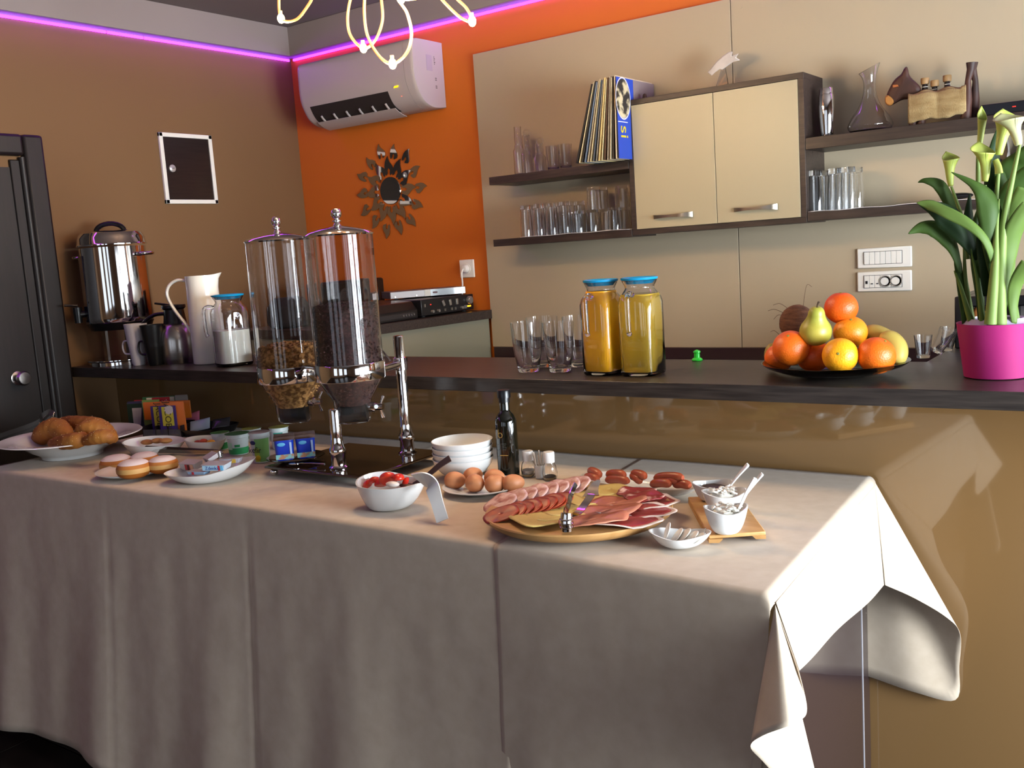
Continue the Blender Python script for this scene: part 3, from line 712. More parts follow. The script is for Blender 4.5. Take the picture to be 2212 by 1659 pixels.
# coconut
c = ony(1722, 698, 2.53); k = mpp(c)
co = thing('coconut', 'hairy brown coconut behind the pear', 'coconut', c)
MB().ell((0, 0, 0), 38*k, 36*k, 40*k, 32, fn=lambda q: q*(1+.03*noise.noise(q*4))).build('shell', mat('coconut_husk', '45291a', .9, noise_=('6b452c', 30, (1, 1, 6), .3, .7), bump=1.0, bscale=140), co)
for (a, b, cc, d) in ((-.035, .030, -.075, .035), (-.03, .02, -.06, .012), (.02, .04, .045, .095), (-.045, -.03, -.07, -.022), (-.02, .04, -.06, .05)):
    MB().tube(spl([(a, -.01, b), ((a+cc)/2, -.015, max(b, d)+.004), (cc, -.01, d)], 5), .0006, 4).build('fibre', mat('fibre', '5a4432', .9), co)
# bananas
def banana(lab, pts, rr, col):
    P = spl([ony(*q) for q in pts], 8); k = mpp(P[0]); n = len(P)
    c0 = P[0].copy()
    rad = [rr*k*(1-.75*abs(2*i/(n-1)-1)**5) for i in range(n)]
    t = MB().tube([q-c0 for q in P], rad, 14).build('banana', col, loc=c0); tag(t, lab, 'banana', 'bananas on the fruit plate')
BAN = mat('banana_peel', 'b5a048', .5, noise_=('c8b45c', 6, (1, 1, 1), .4, .7))
banana('yellow banana lying behind the oranges', [(1862, 725, 2.50), (1885, 722, 2.5), (1912, 733, 2.49), (1935, 757, 2.48), (1940, 780, 2.47)], 22, BAN)
banana('pale yellow banana curving down at the right of the pile', [(1900, 735, 2.45), (1922, 734, 2.45), (1937, 748, 2.44), (1939, 768, 2.43), (1930, 785, 2.42)], 21, BAN)
# little tea glasses behind the plate
for (px, py, h, r, tilt, lab) in ((1985, 778, .062, .024, 0, 'small tea glass standing behind the fruit plate'), (2012, 776, .066, .023, .5, 'small tea glass lying tilted in the stack behind the plate'), (2035, 762, .066, .024, .15, 'small tea glass at the back right of the plate')):
    p = bz(px, py); o = MB().lathe([(0, 0), (r*.7, 0), (r*.72, .003), (r*.85, h*.5), (r, h), (r-.0015, h), (r*.85-.0018, h*.5), (r*.7-.002, .007), (0, .006)], 28).build('tea_glass', GLASS, loc=(p.x, p.y+.05, Z0+(.014 if tilt > .3 else 0)), rot=(0, tilt, 0))
    tag(o, lab, 'glass', 'small tea glasses behind the fruit')
# ---- calla lily in pink pot
pb = bz(2150, 823); PY = 2.47; pc = V((ony(2152, 800, PY).x, PY, Z0)); k = mpp(pc)
zz = lambda py: ony(2150, py, PY).z-Z0
pot = thing('calla_lily', 'calla lily with pale green flowers in a magenta plastic pot', 'potted plant', pc)
hp = zz(697); rt = 78*k; rbp = 64*k
MB().lathe([(0, .002), (rbp*.9, 0), (rbp, .002), (rt, hp), (rt*1.012, hp+.002), (rt*.975, hp+.002), (rt*.965, hp-.004), (rbp*.96, .01), (0, .01)], 64).build('pot', mat('magenta_pot', '94205f', .55, bump=.05, bscale=600, spec=.3), pot)
MB().lathe([(rt*.7, hp+.012), (rt*.95, hp-.01), (rt*.94, hp-.014), (rt*.69, hp+.008)], 30, closed=True).build('wrapper', mat('wrapper', 'd8c8e8', .15, trans=.6), pot, rot=(0, 0, 0))
MB().lathe([(0, hp-.02), (rt*.9, hp-.022), (rt*.9, hp-.03), (0, hp-.03)], 30).build('soil', mat('soil', '241811', .95, bump=1, bscale=90), pot)
GL = mat('leaf_green', '2b3f16', .55, noise_=('3a5020', 5, (1, 1, 1), .3, .7), spec=.2)
GL2 = mat('leaf_light', '465c24', .55, noise_=('586c34', 5, (1, 1, 1), .3, .7), spec=.2)
STM = mat('stem_green', '667a3c', .5, spec=.25); GLD = mat('leaf_dark', '1e3218', .55, spec=.2)
def P3(px, py, y): return ony(px, py, y)-pc
def leaf(pts, ws, m, fold=.25, name='leaf', side=None):
    """pts: centre line as (px,py,y); ws: widths in px along it"""
    Pn = spl([P3(*q) for q in pts], 6); n = len(Pn); kk = mpp(pc+Pn[n//2])
    W_ = []
    for i in range(n):
        f = i/(n-1)*(len(ws)-1); a = int(min(f, len(ws)-2)); W_.append((ws[a]+(ws[a+1]-ws[a])*(f-a))*kk)
    view = _f
    def fn(u, v):
        i = round(v*(n-1)); t = (Pn[min(i+1, n-1)]-Pn[max(i-1, 0)]).normalized()
        a = t.cross(view).normalized() if side is None else V(side).normalized(); nn = a.cross(t).normalized()
        s_ = 2*u-1; w = W_[i]*.62
        return Pn[i]+a*s_*w+nn*(fold*w*(abs(s_)**1.5)+.06*w*sin(v*14+s_*2))
    MB().grid(fn, 6, n-1).build(name, m, pot, smooth=60, solid=.0009)
def stem(pts, r0, r1, m=STM, name='stem'):
    Pn = spl([P3(*q) for q in pts], 6); n = len(Pn); kk = mpp(pc)
    MB().tube(Pn, [(r0+(r1-r0)*i/(n-1))*kk for i in range(n)], 10).build(name, m, pot)
# sheaths and stems
stem([(2062, 575+10, 2.45), (2075, 620, 2.44), (2090, 670, 2.44), (2100, 700, 2.44)], 2, 8, GL2)
stem([(2100, 700, 2.46), (2092, 650, 2.46), (2085, 600, 2.46), (2083, 550, 2.46), (2080, 505, 2.46)], 8, 1.2, STM)
stem([(2124, 702, 2.42), (2118, 655, 2.42), (2110, 600, 2.42), (2094, 525, 2.42)], 8, 1, GL2)
stem([(2160, 704, 2.41), (2160, 640, 2.41), (2163, 560, 2.42), (2170, 470, 2.42), (2186, 390, 2.42), (2203, 312, 2.42)], 14, 3.2, STM)
stem([(2150, 704, 2.44), (2148, 620, 2.44), (2140, 540, 2.44), (2130, 470, 2.45), (2127, 400, 2.45)], 12, 4, GL2)
stem([(2142, 600, 2.46), (2146, 500, 2.46), (2152, 430, 2.46), (2158, 360, 2.46)], 7, 3.5, STM)
stem([(2136, 620, 2.48), (2118, 500, 2.48), (2113, 400, 2.48), (2113, 330, 2.48)], 6, 4, STM)
stem([(2090, 560, 2.47), (2080, 480, 2.47), (2068, 440, 2.47), (2055, 403, 2.47)], 5, 2.6, STM)
stem([(2196, 702, 2.45), (2190, 640, 2.45), (2193, 590, 2.45)], 9, 1.5, GL2)
stem([(2140, 700, 2.40), (2146, 620, 2.40), (2150, 560, 2.40), (2152, 500, 2.41), (2158, 430, 2.42)], 13, 2, STM)
# leaves (centre line px,py,depth)
leaf([(2075, 590, 2.44), (2065, 550, 2.43), (2050, 520, 2.42), (2020, 494, 2.41), (1990, 492, 2.40), (1962, 505, 2.39)], [4, 16, 26, 30, 20, 1], GL)
leaf([(2112, 560, 2.43), (2085, 510, 2.41), (2050, 470, 2.40), (2020, 450, 2.39), (1983, 440, 2.38)], [8, 34, 46, 28, 1], GLD)
leaf([(2148, 570, 2.40), (2130, 520, 2.38), (2095, 485, 2.37), (2050, 460, 2.37), (2010, 442, 2.38), (1980, 438, 2.38)], [10, 14, 18, 22, 20, 1], GL2)
leaf([(2150, 600, 2.42), (2145, 530, 2.41), (2142, 460, 2.40), (2128, 420, 2.40), (2100, 395, 2.40), (2055, 372, 2.40)], [14, 34, 44, 34, 14, 1], GL, .35)
leaf([(2100, 560, 2.5), (2095, 500, 2.5), (2093, 460, 2.5), (2095, 418, 2.5)], [6, 22, 16, 1], GLD)
leaf([(2075, 480, 2.49), (2052, 435, 2.49), (2030, 400, 2.48), (2000, 390, 2.47), (1983, 394, 2.47)], [6, 22, 22, 10, 1], GL)
leaf([(2168, 560, 2.46), (2180, 500, 2.46), (2200, 460, 2.45), (2225, 410, 2.44)], [10, 34, 44, 40], GL2, .3)
leaf([(2160, 500, 2.5), (2170, 450, 2.5), (2195, 410, 2.49), (2230, 370, 2.48)], [12, 40, 44, 30], GL)
leaf([(2148, 470, 2.52), (2146, 400, 2.52), (2148, 330, 2.52), (2156, 275, 2.52)], [8, 30, 22, 1], GLD)
leaf([(2192, 700, 2.42), (2190, 650, 2.42), (2198, 610, 2.41), (2225, 570, 2.40)], [8, 20, 26, 30], GL2)
leaf([(2185, 670, 2.47), (2180, 610, 2.47), (2188, 570, 2.47), (2190, 548, 2.47)], [8, 16, 10, 1], GL2)
leaf([(2150, 400, 2.5), (2160, 375, 2.5), (2166, 400, 2.5), (2163, 430, 2.5)], [3, 18, 20, 2], GL)
leaf([(2200, 420, 2.52), (2190, 380, 2.52), (2215, 350, 2.51), (2240, 320, 2.5)], [20, 60, 50, 30], GL)
leaf([(2120, 700, 2.45), (2118, 640, 2.45), (2112, 570, 2.46), (2108, 500, 2.47), (2112, 450, 2.47)], [10, 16, 22, 18, 1], GL)
leaf([(2165, 690, 2.43), (2172, 620, 2.43), (2180, 550, 2.43), (2196, 490, 2.42), (2222, 440, 2.41)], [10, 18, 30, 34, 20], GL2)
leaf([(2130, 640, 2.43), (2128, 560, 2.42), (2126, 500, 2.41), (2134, 440, 2.41)], [8, 24, 26, 2], GLD)
leaf([(2084, 700, 2.45), (2078, 640, 2.45), (2070, 570, 2.45), (2062, 520, 2.45)], [8, 12, 14, 2], GL)
# flowers: funnel spathe
SP = mat('spathe', '8c9c38', .5, noise_=('a2a654', 4, (1, 1, 1), .35, .7), sss=.15); SPW = mat('spathe_pale', 'a8a678', .45, sss=.15)
def calla(base, tip, wpx, m, open_=1.0, lab=None, lean=0.0, y=2.45):
    A0 = P3(*base, y); T0 = P3(*tip, y); ax = (T0-A0); L = ax.length; ax.normalize(); kk = mpp(pc+A0); w = wpx*kk*.62
    a = ax.cross(_f).normalized(); b = a.cross(ax).normalized()
    def fn(u, v):
        th = -pi*1.05+2.1*pi*u           # overlapping at the seam
        r = w*(.22+.30*v**.8+.55*open_*max(0, v-.55)**1.3*2.0)
        front = (cos(th)+1)/2               # th=0 is the tall back lip
        z = L*(v*(.70+.30*front**2)); fl = 1+.35*open_*max(0, v-.75)*4*(1-front)
        if v > .999: r *= 1.04
        pinch = 1-.85*max(0, v-.8)/.2*front**6
        return A0+ax*z+a*(r*fl*sin(th)*pinch)-b*(r*fl*cos(th)*-1)*1.0+a*lean*v*v*w
    return MB().grid(fn, 28, 16).build('flower', m, pot, smooth=70, solid=.0009)
calla((2054, 402), (2042, 325), 34, SP, .55, lean=-.4, y=2.47)
calla((2113, 332), (2130, 228), 26, SP, .2, lean=.3, y=2.48)
calla((2127, 392), (2140, 305), 42, SP, .8, lean=.6, y=2.45)
calla((2158, 335), (2170, 232), 46, SP, .9, lean=-.3, y=2.46)
calla((2200, 314), (2190, 236), 48, SPW, 1.0, lean=.5, y=2.42)
stem([(2150, 345, 2.44), (2156, 360, 2.44), (2158, 375, 2.44)], 6, 8, SP, 'bud')
# black framed machine behind the pot
y = 3.0; a = ony(2062, 745, y); b_ = ony(2075, 641, y)
ma = thing('coffee_machine', 'black framed machine with grey panels behind the pink flowerpot', 'machine', (a.x, y, Z0-.0))
wd = .42; h = b_.z-Z0
MB().box(0, .03, 0, .27, 0, h).build('side_panel', BLACKP, ma, bevel=.004)
MB().box(wd-.03, wd, 0, .27, 0, h).build('side_panel', BLACKP, ma, bevel=.004)
MB().box(.03, wd-.03, 0, .27, h-.03, h).build('top_panel', BLACKP, ma, bevel=.004)
MB().box(.03, wd-.03, .1, .27, 0, h-.03).build('front_panel', mat('machine_grey', '6a6462', .4), ma, bevel=.004)
MB().box(.03, wd-.03, 0, .1, 0, .03).build('tray', BLACKP, ma, bevel=.004)
MB().tube([(.14, .06, h-.035), (.14, .06, h-.075)], .022, 16).build('spout', BLACKP, ma)
MB().lathe([(0, 0), (.016, 0), (.018, .07), (.010, .085), (0, .085)], 16).build('spoon_handle', mat('wood_orange', 'b06a34', .5), ma, loc=(.055, .05, .03))
# things hanging on the wall beyond the flowers
for i, (px, py, lab) in enumerate(((2176, 352, 'grey handled utensil hanging on the cream wall behind the flowers'), (2204, 342, 'second grey utensil hanging near the picture edge'))):
    p = ony(px, py, YC); u_ = thing('hanging_utensil', lab, 'utensil', (p.x, YC-.012, p.z), group='hanging utensils')
    MB().tube(spl([(0, 0, .075), (.006, -.005, .04), (.003, -.008, 0), (.008, -.004, -.06), (.012, 0, -.11)], 6), [.012]*8+[.016]*9+[.02]*8, 12, flat=.4).build('handle', mat('utensil_grey', '6c6662', .45), u_)
    MB().lathe([(0, 0), (.006, 0), (.006, .01), (0, .01)], 12).build('hook', BLACKP, u_, loc=(-.02, .0, .01), rot=(R(90), 0, 0))
# ================================================================ SHELF THINGS
def onshelf(px, y, z, off=0):      # point on a shelf top at depth y, in the picture column px
    py = 400
    for _ in range(4):
        p = ony(px, py, y); py += (p.z-z)/mpp(p)
    return V((ony(px, py, y).x, y, z+off))
LIN = mat('shelf_liner', 'cfc6c4', .8)
a_ = F_(1124, 505).x
t = MB().grid(lambda u, v: V((a_+(xcl-.012-a_)*u, YS-.004+(YC-.01-YS)*v, zl_+.0016+.0012*sin(u*17)*(1-v))), 40, 4).build('shelf_liner', LIN, solid=.0016); tag(t, 'thin white liner on the lower left shelf under the upturned glasses', 'liner')
b1 = F_(2108, 430).x
t = MB().grid(lambda u, v: V((xcr+.006+(b1-xcr)*u, YS-.004+(YC-.01-YS)*v, zrl+.0016+.0014*sin(u*23)*(1-v))), 40, 4).build('shelf_liner', LIN, solid=.0016); tag(t, 'thin white liner on the lower right shelf', 'liner')
def upturned(h, r, rbot):    # standing on its rim, base up
    w = .0022
    return [(r, 0), (r*.985, h*.3), (rbot*1.02, h*.8), (rbot, h*.93), (rbot*.97, h), (0, h), (0, h*.88), (rbot-w, h*.87), (rbot*1.02-w, h*.78), (r*.985-w, h*.3), (r-w, 0)]
HT = .132; HS = .088
g_tall = None
tall = [(1139, 0, 'leftmost tall glass'), (1167, 0, 'second tall glass from the left end'), (1195, 0, 'third tall glass from the left end'), (1223, 0, 'fourth tall glass from the left end'), (1153, 1, 'tall glass in the back row behind the leftmost two'), (1181, 1, 'tall glass midway along the back row'), (1209, 1, 'back row tall glass third from the left'), (1237, 1, 'rear tall glass next to the short ones'), (1255, 1, 'rear tall glass behind the first short glass')]
def add_glass(proto, name, lab, loc, prof, grp):
    if proto is None:
        o = MB().lathe(prof, 28, closed=True).build(name, GLASS, loc=loc); 
    else:
        o = proto.copy(); COL.objects.link(o); o.location = loc
    tag(o, lab, 'glass', grp); return o
for px, row, lab in tall:
    o = add_glass(g_tall, 'tall_glass', lab+', upside down, lower left shelf', onshelf(px, YS+.045+.075*row, zl_, .0032), upturned(HT, .0265, .0225), 'upturned tall glasses on the lower left shelf'); g_tall = g_tall or o
g_s = None
for px, row, dz, lab in ((1251, 0, 0, 'leftmost short glass'), (1282, 0, 0, 'second short glass'), (1312, 1, 0, 'third short glass, in the back row'), (1330, 0, 0, 'fourth short glass'), (1348, 1, 0, 'short glass against the cabinet side'), (1287, 0, 1, 'short glass stacked on top of the second one'), (1303, 1, 1, 'short glass stacked at the back'), (1347, 1, 1, 'short glass stacked highest beside the cabinet')):
    o = add_glass(g_s, 'short_glass', lab+', upside down on the lower left shelf', onshelf(px, YS+.04+.07*row, zl_, .0032+dz*(HS+.001)), upturned(HS, .030, .027), 'upturned short glasses on the lower left shelf'); g_s = g_s or o
g_r = None
for px, row, lab in ((1764, 0, 'front tall glass nearest the wall cabinet'), (1786, 1, 'rear tall glass near the wall cabinet'), (1806, 0, 'middle front tall glass'), (1822, 1, 'middle rear tall glass'), (1834, 0, 'front tall glass near the right end of the row'), (1850, 1, 'rear tall glass at the right end of the row')):
    o = add_glass(g_r, 'tall_glass', lab+', lower right shelf', onshelf(px, YS+.05+.08*row, zrl, .0032), upturned(.142, .028, .0235), 'upturned tall glasses on the lower right shelf'); g_r = g_r or o
# carafes and tumblers on the upper left shelf
def carafe(lab, px, y, h, r, ball):
    p = onshelf(px, y, zu, .0008); w = .002
    t = thing('glass_carafe', lab, 'carafe', p, group='glass carafes on the upper left shelf')
    hb = h*.5
    MB().lathe([(0, 0), (r, 0), (r, hb), (r*.75, hb*1.15), (r*.62, hb*1.3), (r*.66, hb*1.45), (r*.62, h), (r*.62-w, h), (r*.66-w, hb*1.45), (r*.62-w, hb*1.3), (r*.75-w, hb*1.15), (r-w, hb-.002), (r-w, .005), (0, .005)], 28).build('body', GLASS, t)
    if ball: MB().tube([(.014*cos(i*pi/8)+.004, 0, h+.010+.014*sin(i*pi/8)) for i in range(16)], .0022, 8, closed=True).build('ring_stopper', GLASS, t, rot=(0, 0, R(36)))
carafe('tallest glass carafe at the left end of the upper left shelf', 1124, YS+.06, .200, .024, False)
carafe('glass carafe with ring stopper beside the tallest one', 1141, YS+.10, .165, .025, True)
carafe('short glass carafe with ring stopper beside the plain tumblers', 1168, YS+.06, .118, .027, True)
for px, lab in ((1196, 'plain tumbler in the middle of the upper left shelf'), (1223, 'plain tumbler next to the records')):
    tumbler('tumbler', lab, onshelf(px, YS+.07, zu, .0008), .102, .028, 'tumblers on the upper left shelf', taper=.9, base=.01)
# records
recs = [('171311', .009, 17), ('c8b48a', .004, 16.2), ('2a2622', .004, 15.4), ('5c6a7c', .007, 14.6), ('a89a80', .004, 13.8), ('c9b68a', .004, 12.8), ('4a5058', .006, 11.8), ('8a8070', .004, 10.8), ('c4ad72', .007, 9.6), ('d2c294', .004, 8.4), ('4c3524', .007, 7), ('a09078', .004, 5.2), ('b7aa8c', .006, 3.6), ('33291f', .004, 2.4), ('bda98a', .005, 1.6), ('2240a0', .004, .6)]
pr = onshelf(1246, YC-.31, zu).x; pe_ = onshelf(1338, YC-.31, zu).x
names = ['thick black sleeve leaning at the left end', 'cream sleeve next to the black one', 'thin dark sleeve third from the left', 'slate blue sleeve fourth from the left', 'grey-beige sleeve fifth from the left', 'tan sleeve sixth from the left', 'bluish grey sleeve in the left half', 'worn grey sleeve near the middle', 'thick sand yellow sleeve near the middle', 'pale yellow sleeve right of the sand one', 'dark brown sleeve in the right half', 'grey-brown sleeve after the dark brown one', 'beige sleeve near the upright ones', 'thin dark upright sleeve', 'tan upright sleeve beside the blue one', 'blue album cover at the right end with ring picture and yellow letters']
for i, (c, th_, lean) in enumerate(recs):
    th_ *= .78; lean = 17-16.2*i/(len(recs)-1)
    f = i/(len(recs)-1); x = pr+(pe_-pr)*f
    r_ = thing('record', 'vinyl record, '+names[i] if i < 15 else 'vinyl record with '+names[i], 'record', (x, YC-.312, zu+.0015+.006*sin(R(lean))), group='vinyl records on the upper left shelf', rot=(0, R(lean), 0))
    hh = .302+.006*((i*7) % 3)/2
    sl_ = MB().box(-th_/2, th_/2, 0, .305, 0, hh).build('sleeve', mat('sleeve_'+c, c, .7, noise_=('7a6c58' if c not in ('171311', '2240a0') else '201c1a', 40, (1, 1, 1), .62, .8) if c != '2240a0' else None), r_, bevel=.0006)
    if i == 15:
        X = th_/2
        MB().box(X, X+.0006, .13, .304, 0, hh).build('lilac_print', mat('lilac', '80706c', .7), r_)
        MB().lathe([(.055, 0), (.0585, 0), (.0585, .0004), (.055, .0004)], 40, closed=True, sx=1.35).build('ring_print', mat('ringw', 'd0ccd4', .6), r_, loc=(X+.0006, .045, .225), rot=(0, R(90), 0))
        MB().lathe([(0, 0), (.054, 0), (.054, .0004), (0, .0004)], 40, sx=1.35).build('disc_print', mat('disc_print', '2a2620', .6, noise_=('c4b48c', 22, (1, 1, 1), .48, .58)), r_, loc=(X+.0006, .045, .225), rot=(0, R(90), 0))
        MB().box(X+.0002, X+.0008, .0, .075, .136, .139).build('line_print', mat('ringw', 'd0ccd4', .6), r_)
        text('si', .085, mat('yellow_print', 'c9b11c', .6), r_, (X+.0007, .045, .10), (R(90), R(90), R(90)), name='lettering')
# shaker
p = onshelf(1787, YS+.08, zru, .0008); k = mpp(p)
sh = thing('cocktail_shaker', 'polished steel cocktail shaker standing against the wall cabinet side', 'shaker', p)
h = 103*k
MB().lathe([(0, 0), (13.5*k, 0), (14*k, .004), (17.5*k, h*.45), (18*k, h*.6), (17*k, h*.82), (15.6*k, h*.87), (0, h*.87)], 40).build('body', CHROME, sh)
MB().lathe([(0, h*.872), (15.6*k, h*.872), (15*k, h*.97), (13.5*k, h), (0, h)], 40).build('cap', CHROME, sh)
# decanter with slanted mouth
p = onshelf(1880, YS+.09, zru, .0008); k = mpp(p); n = 48
de = thing('wine_decanter', 'clear glass wine decanter with wide base and slanted lip', 'decanter', p)
prf = [(30, 0), (40, 2), (46, 10), (46, 18), (38, 34), (25, 52), (16, 72), (12.5, 92), (13, 108), (17, 124), (22, 134)]
prf = [(q.x, q.z) for q in spl([(a, 0, b) for a, b in prf], 3)]
secs = []
for w in (0, 1):
    L = []
    for r_, z in (prf if not w else prf[::-1]):
        rr = (r_-(1.1 if w else 0))*k; zz2 = (z+(1.4 if (w and z < 4) else 0))*k; tl_ = max(0, (z-108)/26)
        L.append([V((rr*cos(2*pi*i/n), rr*sin(2*pi*i/n), zz2+tl_*10*k*cos(2*pi*i/n))) for i in range(n)])
    secs += L
MB().loft(secs).build('decanter_body', GLASS, de, rot=(0, 0, R(30)))
# donkey
DK = mat('burnt_wood', '2a1712', .6, noise_=('4a2618', 8, (1, 1, 1), .4, .7), bump=.3, bscale=60)
FUR = mat('hide', '7c623c', .95, noise_=('a08a60', 14, (1, 1, 3), .3, .7), bump=.9, bscale=240)
y_ = YS+.07; pd = onshelf(2010, y_, zru, .001)
dn = thing('donkey_bottle_holder', 'carved dark wooden donkey carrying little bottles under a tan hide saddle', 'figurine', pd)
def D(px, py, dy=0): q = ony(px, py, y_+dy); return q-pd
hp_ = [(1915, 221), (1913, 206), (1921, 192), (1928, 176), (1938, 166), (1948, 160), (1951, 150), (1958, 141), (1963, 150), (1963, 162), (1972, 172), (1990, 186), (1992, 200), (1980, 214), (1962, 214), (1945, 216), (1932, 226), (1922, 229)]
def slab(pts, th_, name, m, par, sub=2, dy=0):
    mb = MB(); n = len(pts); vs = [D(a, b, dy-th_/2) for a, b in pts]+[D(a, b, dy+th_/2) for a, b in pts]
    c0 = sum(vs[:n], V())/n; 
    ins = [v.lerp(c0, .12)+V((0, -th_*.18, 0)) for v in vs[:n]]; c1 = sum(vs[n:], V())/n; ins2 = [v.lerp(c1, .12)+V((0, th_*.18, 0)) for v in vs[n:]]
    mb.loft([ins, vs[:n], vs[n:], ins2]); return mb.build(name, m, par, smooth=60, sub=sub)
slab(hp_, .040, 'head', DK, dn, 1)
slab([(1911, 222), (1911, 207), (1918, 203), (1931, 213), (1934, 222), (1924, 230), (1916, 228)], .046, 'muzzle', mat('muzzle', 'a06a30', .6), dn, 1)
slab([(1929, 184), (1940, 183), (1942, 187), (1930, 190)], .048, 'eye_patch', mat('eye_patch', '9a5426', .6), dn, 0)
slab([(1950, 152), (1958, 140), (1963, 150), (1962, 164), (1952, 164)], .016, 'ear', DK, dn, 1, .026)
MB().tube([D(1975, 228), D(2095, 212)], .034, 16).build('trunk_body', DK, dn)
for (a, b, c_, d_) in ((1972, 240, 1968, 271), (1990, 245, 1988, 268), (2085, 215, 2082, 258)):
    for s_ in (-1, 1):
        q = D(a, b, s_*.03); MB().tube([q, V((q.x, q.y, 0))], .013, 10).build('leg', DK, dn)
for (x0_, x1_, dy_) in ((2090, 2097, -.03), (2106, 2101, .03)):
    MB().tube([D(x0_-4, 256, dy_), D(x0_, 215, dy_), D(x0_+1, 175, dy_), D(x1_, 150, dy_), D(x1_+1, 135, dy_)], [.017, .014, .009, .012, .0155], 12).build('rump_post', DK, dn)
def hide(u, v):
    px = 1962+(2087-1962)*u; top = 205-17*u+1.5*sin(u*16)+(-4 if u > .9 else 0); bot = 264-18*u+2.2*sin(u*11+1)+1*sin(u*29)
    py = top+(bot-top)*v; return D(px, py, -.040-.012*sin(v*pi)-.006*abs(sin(u*2*pi)))
MB().grid(hide, 40, 14).build('hide_saddle', FUR, dn, solid=.006)
MB().grid(lambda u, v: D(1962+125*u, 205-17*u+3*sin(u*16), -.04+.08*v)+V((0, 0, .004*sin(v*pi))), 40, 6).build('hide_top', FUR, dn, solid=.005)
for (px, pt, lab) in ((1998, 172, 'first little dark bottle with wooden cap in the donkey saddle'), (2019, 177, 'middle little dark bottle, lowest of the three in the saddle'), (2046, 166, 'right little dark bottle, tallest in the donkey saddle')):
    q = ony(px, pt, y_); b = thing('small_bottle', lab, 'bottle', q-V((0, 0, .075)), group='little bottles in the donkey saddle')
    MB().lathe([(0, 0), (.017, 0), (.018, .01), (.018, .03), (.0095, .045), (.0085, .062), (0, .062)], 20).build('bottle_body', mat('brown_glass', '1a1411', .1, coat=.5), b)
    MB().lathe([(0, .060), (.0125, .060), (.0135, .066), (.0135, .078), (.0125, .080), (0, .080)], 16).build('cap', mat('cork_cap', '8a6a42', .6), b)
    MB().lathe([(.0098, .05), (.0102, .05), (.0102, .0515), (.0098, .0515)], 16, closed=True).build('neck_ring', WHITEPL, b)
# black flat box on the upper right shelf, black case on the lower
p = onshelf(2118, YS+.02, zru, .0008)
t = MB().box(0, .30, 0, .16, 0, .036).build('media_player', mat('player_black', '0d0c12', .2, coat=.4), loc=p, rot=(0, 0, R(4)), bevel=.003); 
pl_ = thing('media_player', 'flat black player box on the upper right shelf behind the lilies', 'player', p, rz=R(4)); t.parent = pl_; t.location = (0, 0, 0); t.rotation_euler = (0, 0, 0); t.name = 'case'
MB().box(.09, .10, -.0008, .0, .018, .021).build('lamp', mat('red_led', 'ff3020', .4, emit='ff2010', es=.5), pl_)
p = onshelf(2066, YS+.06, zrl, .004)
t = MB().ell((0, 0, 0), .052, .03, .011, 24).build('glasses_case', BLACKP, loc=p+V((0, 0, .012))); tag(t, 'flat black oval case on the lower right shelf liner', 'case')
# carved white ornament on top of the wall cabinet, on a clear stand
zc_ = ztop; y2 = YS+.10
pk = onshelf(1562, y2, zc_, .001); k = mpp(pk)
orn = thing('carved_ornament', 'whitewashed carved wooden fish-shaped ornament on a clear stand atop the wall cabinet', 'ornament', pk)
MB().box(-.045, .035, -.02, .02, 0, .004).build('stand_base', GLASS, orn, bevel=.002)
MB().add([V((-.03, -.003, .004)), V((.022, -.003, .004)), V((.012, -.003, .075)), V((-.002, -.003, .075)), V((-.03, .003, .004)), V((.022, .003, .004)), V((.012, .003, .075)), V((-.002, .003, .075))], [(0, 1, 2, 3), (7, 6, 5, 4), (0, 4, 5, 1), (1, 5, 6, 2), (2, 6, 7, 3), (3, 7, 4, 0)]).build('stand_plate', GLASS, orn)
def DO(px, py, dy=0): return ony(px, py, y2+dy)-pk
op = [(1528, 156), (1535, 149), (1548, 133), (1563, 120), (1575, 112), (1583, 111), (1580, 121), (1596, 115), (1590, 124), (1599, 130), (1585, 133), (1572, 142), (1560, 151), (1555, 149), (1545, 156), (1537, 164)]
n = len(op); va = [DO(a, b, -.016) for a, b in op]; vb = [DO(a, b, .016) for a, b in op]
MB().loft([va, vb]).build('carving', mat('whitewash', 'b9b0a8', .85, noise_=('8a7c70', 9, (1, 1, 1), .45, .8), bump=.4, bscale=80), orn, bevel=.003)
t = onshelf(1393, YS+.06, zc_, .0005); o = MB().lathe([(0, 0), (.008, 0), (.009, .01), (.006, .022), (0, .026)], 16).build('cork_knob', mat('dark_cork', '3a2418', .7), loc=t); tag(o, 'small dark brown knob lying on the left end of the cabinet top', 'knob')

# ================================================================ STEREO
EZ = ez+.0008
Ra = onz(1028, 670, ez); La = onz(912, 687, ez); ya, yb = La.y, 3.622
am = thing('amplifier', 'black stereo amplifier with silver knobs on the ledge', 'amplifier', (La.x, ya, EZ))
wA = yb-ya; hA = .078
MB().box(-.27, 0, 0, wA, .006, hA).build('case', mat('amp_black', '131214', .35), am, bevel=.003)
KN = mat('knob_silver', 'a8a49c', .3, .8)
def knob(parent, y, z, r, d, nm='knob', m=KN): return MB().lathe([(0, 0), (r, 0), (r, d*.85), (r*.9, d), (0, d)], 24).build(nm, m, parent, loc=(.0005, y, z), rot=(0, R(90), 0))
knob(am, wA*.90, .052, .0175, .016, 'volume_knob')
for f, r in ((.18, .007), (.29, .007), (.74, .007)): knob(am, wA*f, .022, r, .012)
for f in (.42, .55, .62): MB().box(0, .008, wA*f-.0015, wA*f+.0015, .016, .028).build('lever', KN, am)
MB().box(0, .005, wA*.05, wA*.065, .045, .058).build('power_switch', KN, am)
for f, rr in ((.40, R(25)), (.53, R(8)), (.66, 0)): MB().box(0, .006, -.007, .007, -.013, .013).build('push_plate', KN, am, loc=(0, wA*f, .052), rot=(rr, 0, 0), bevel=.001)
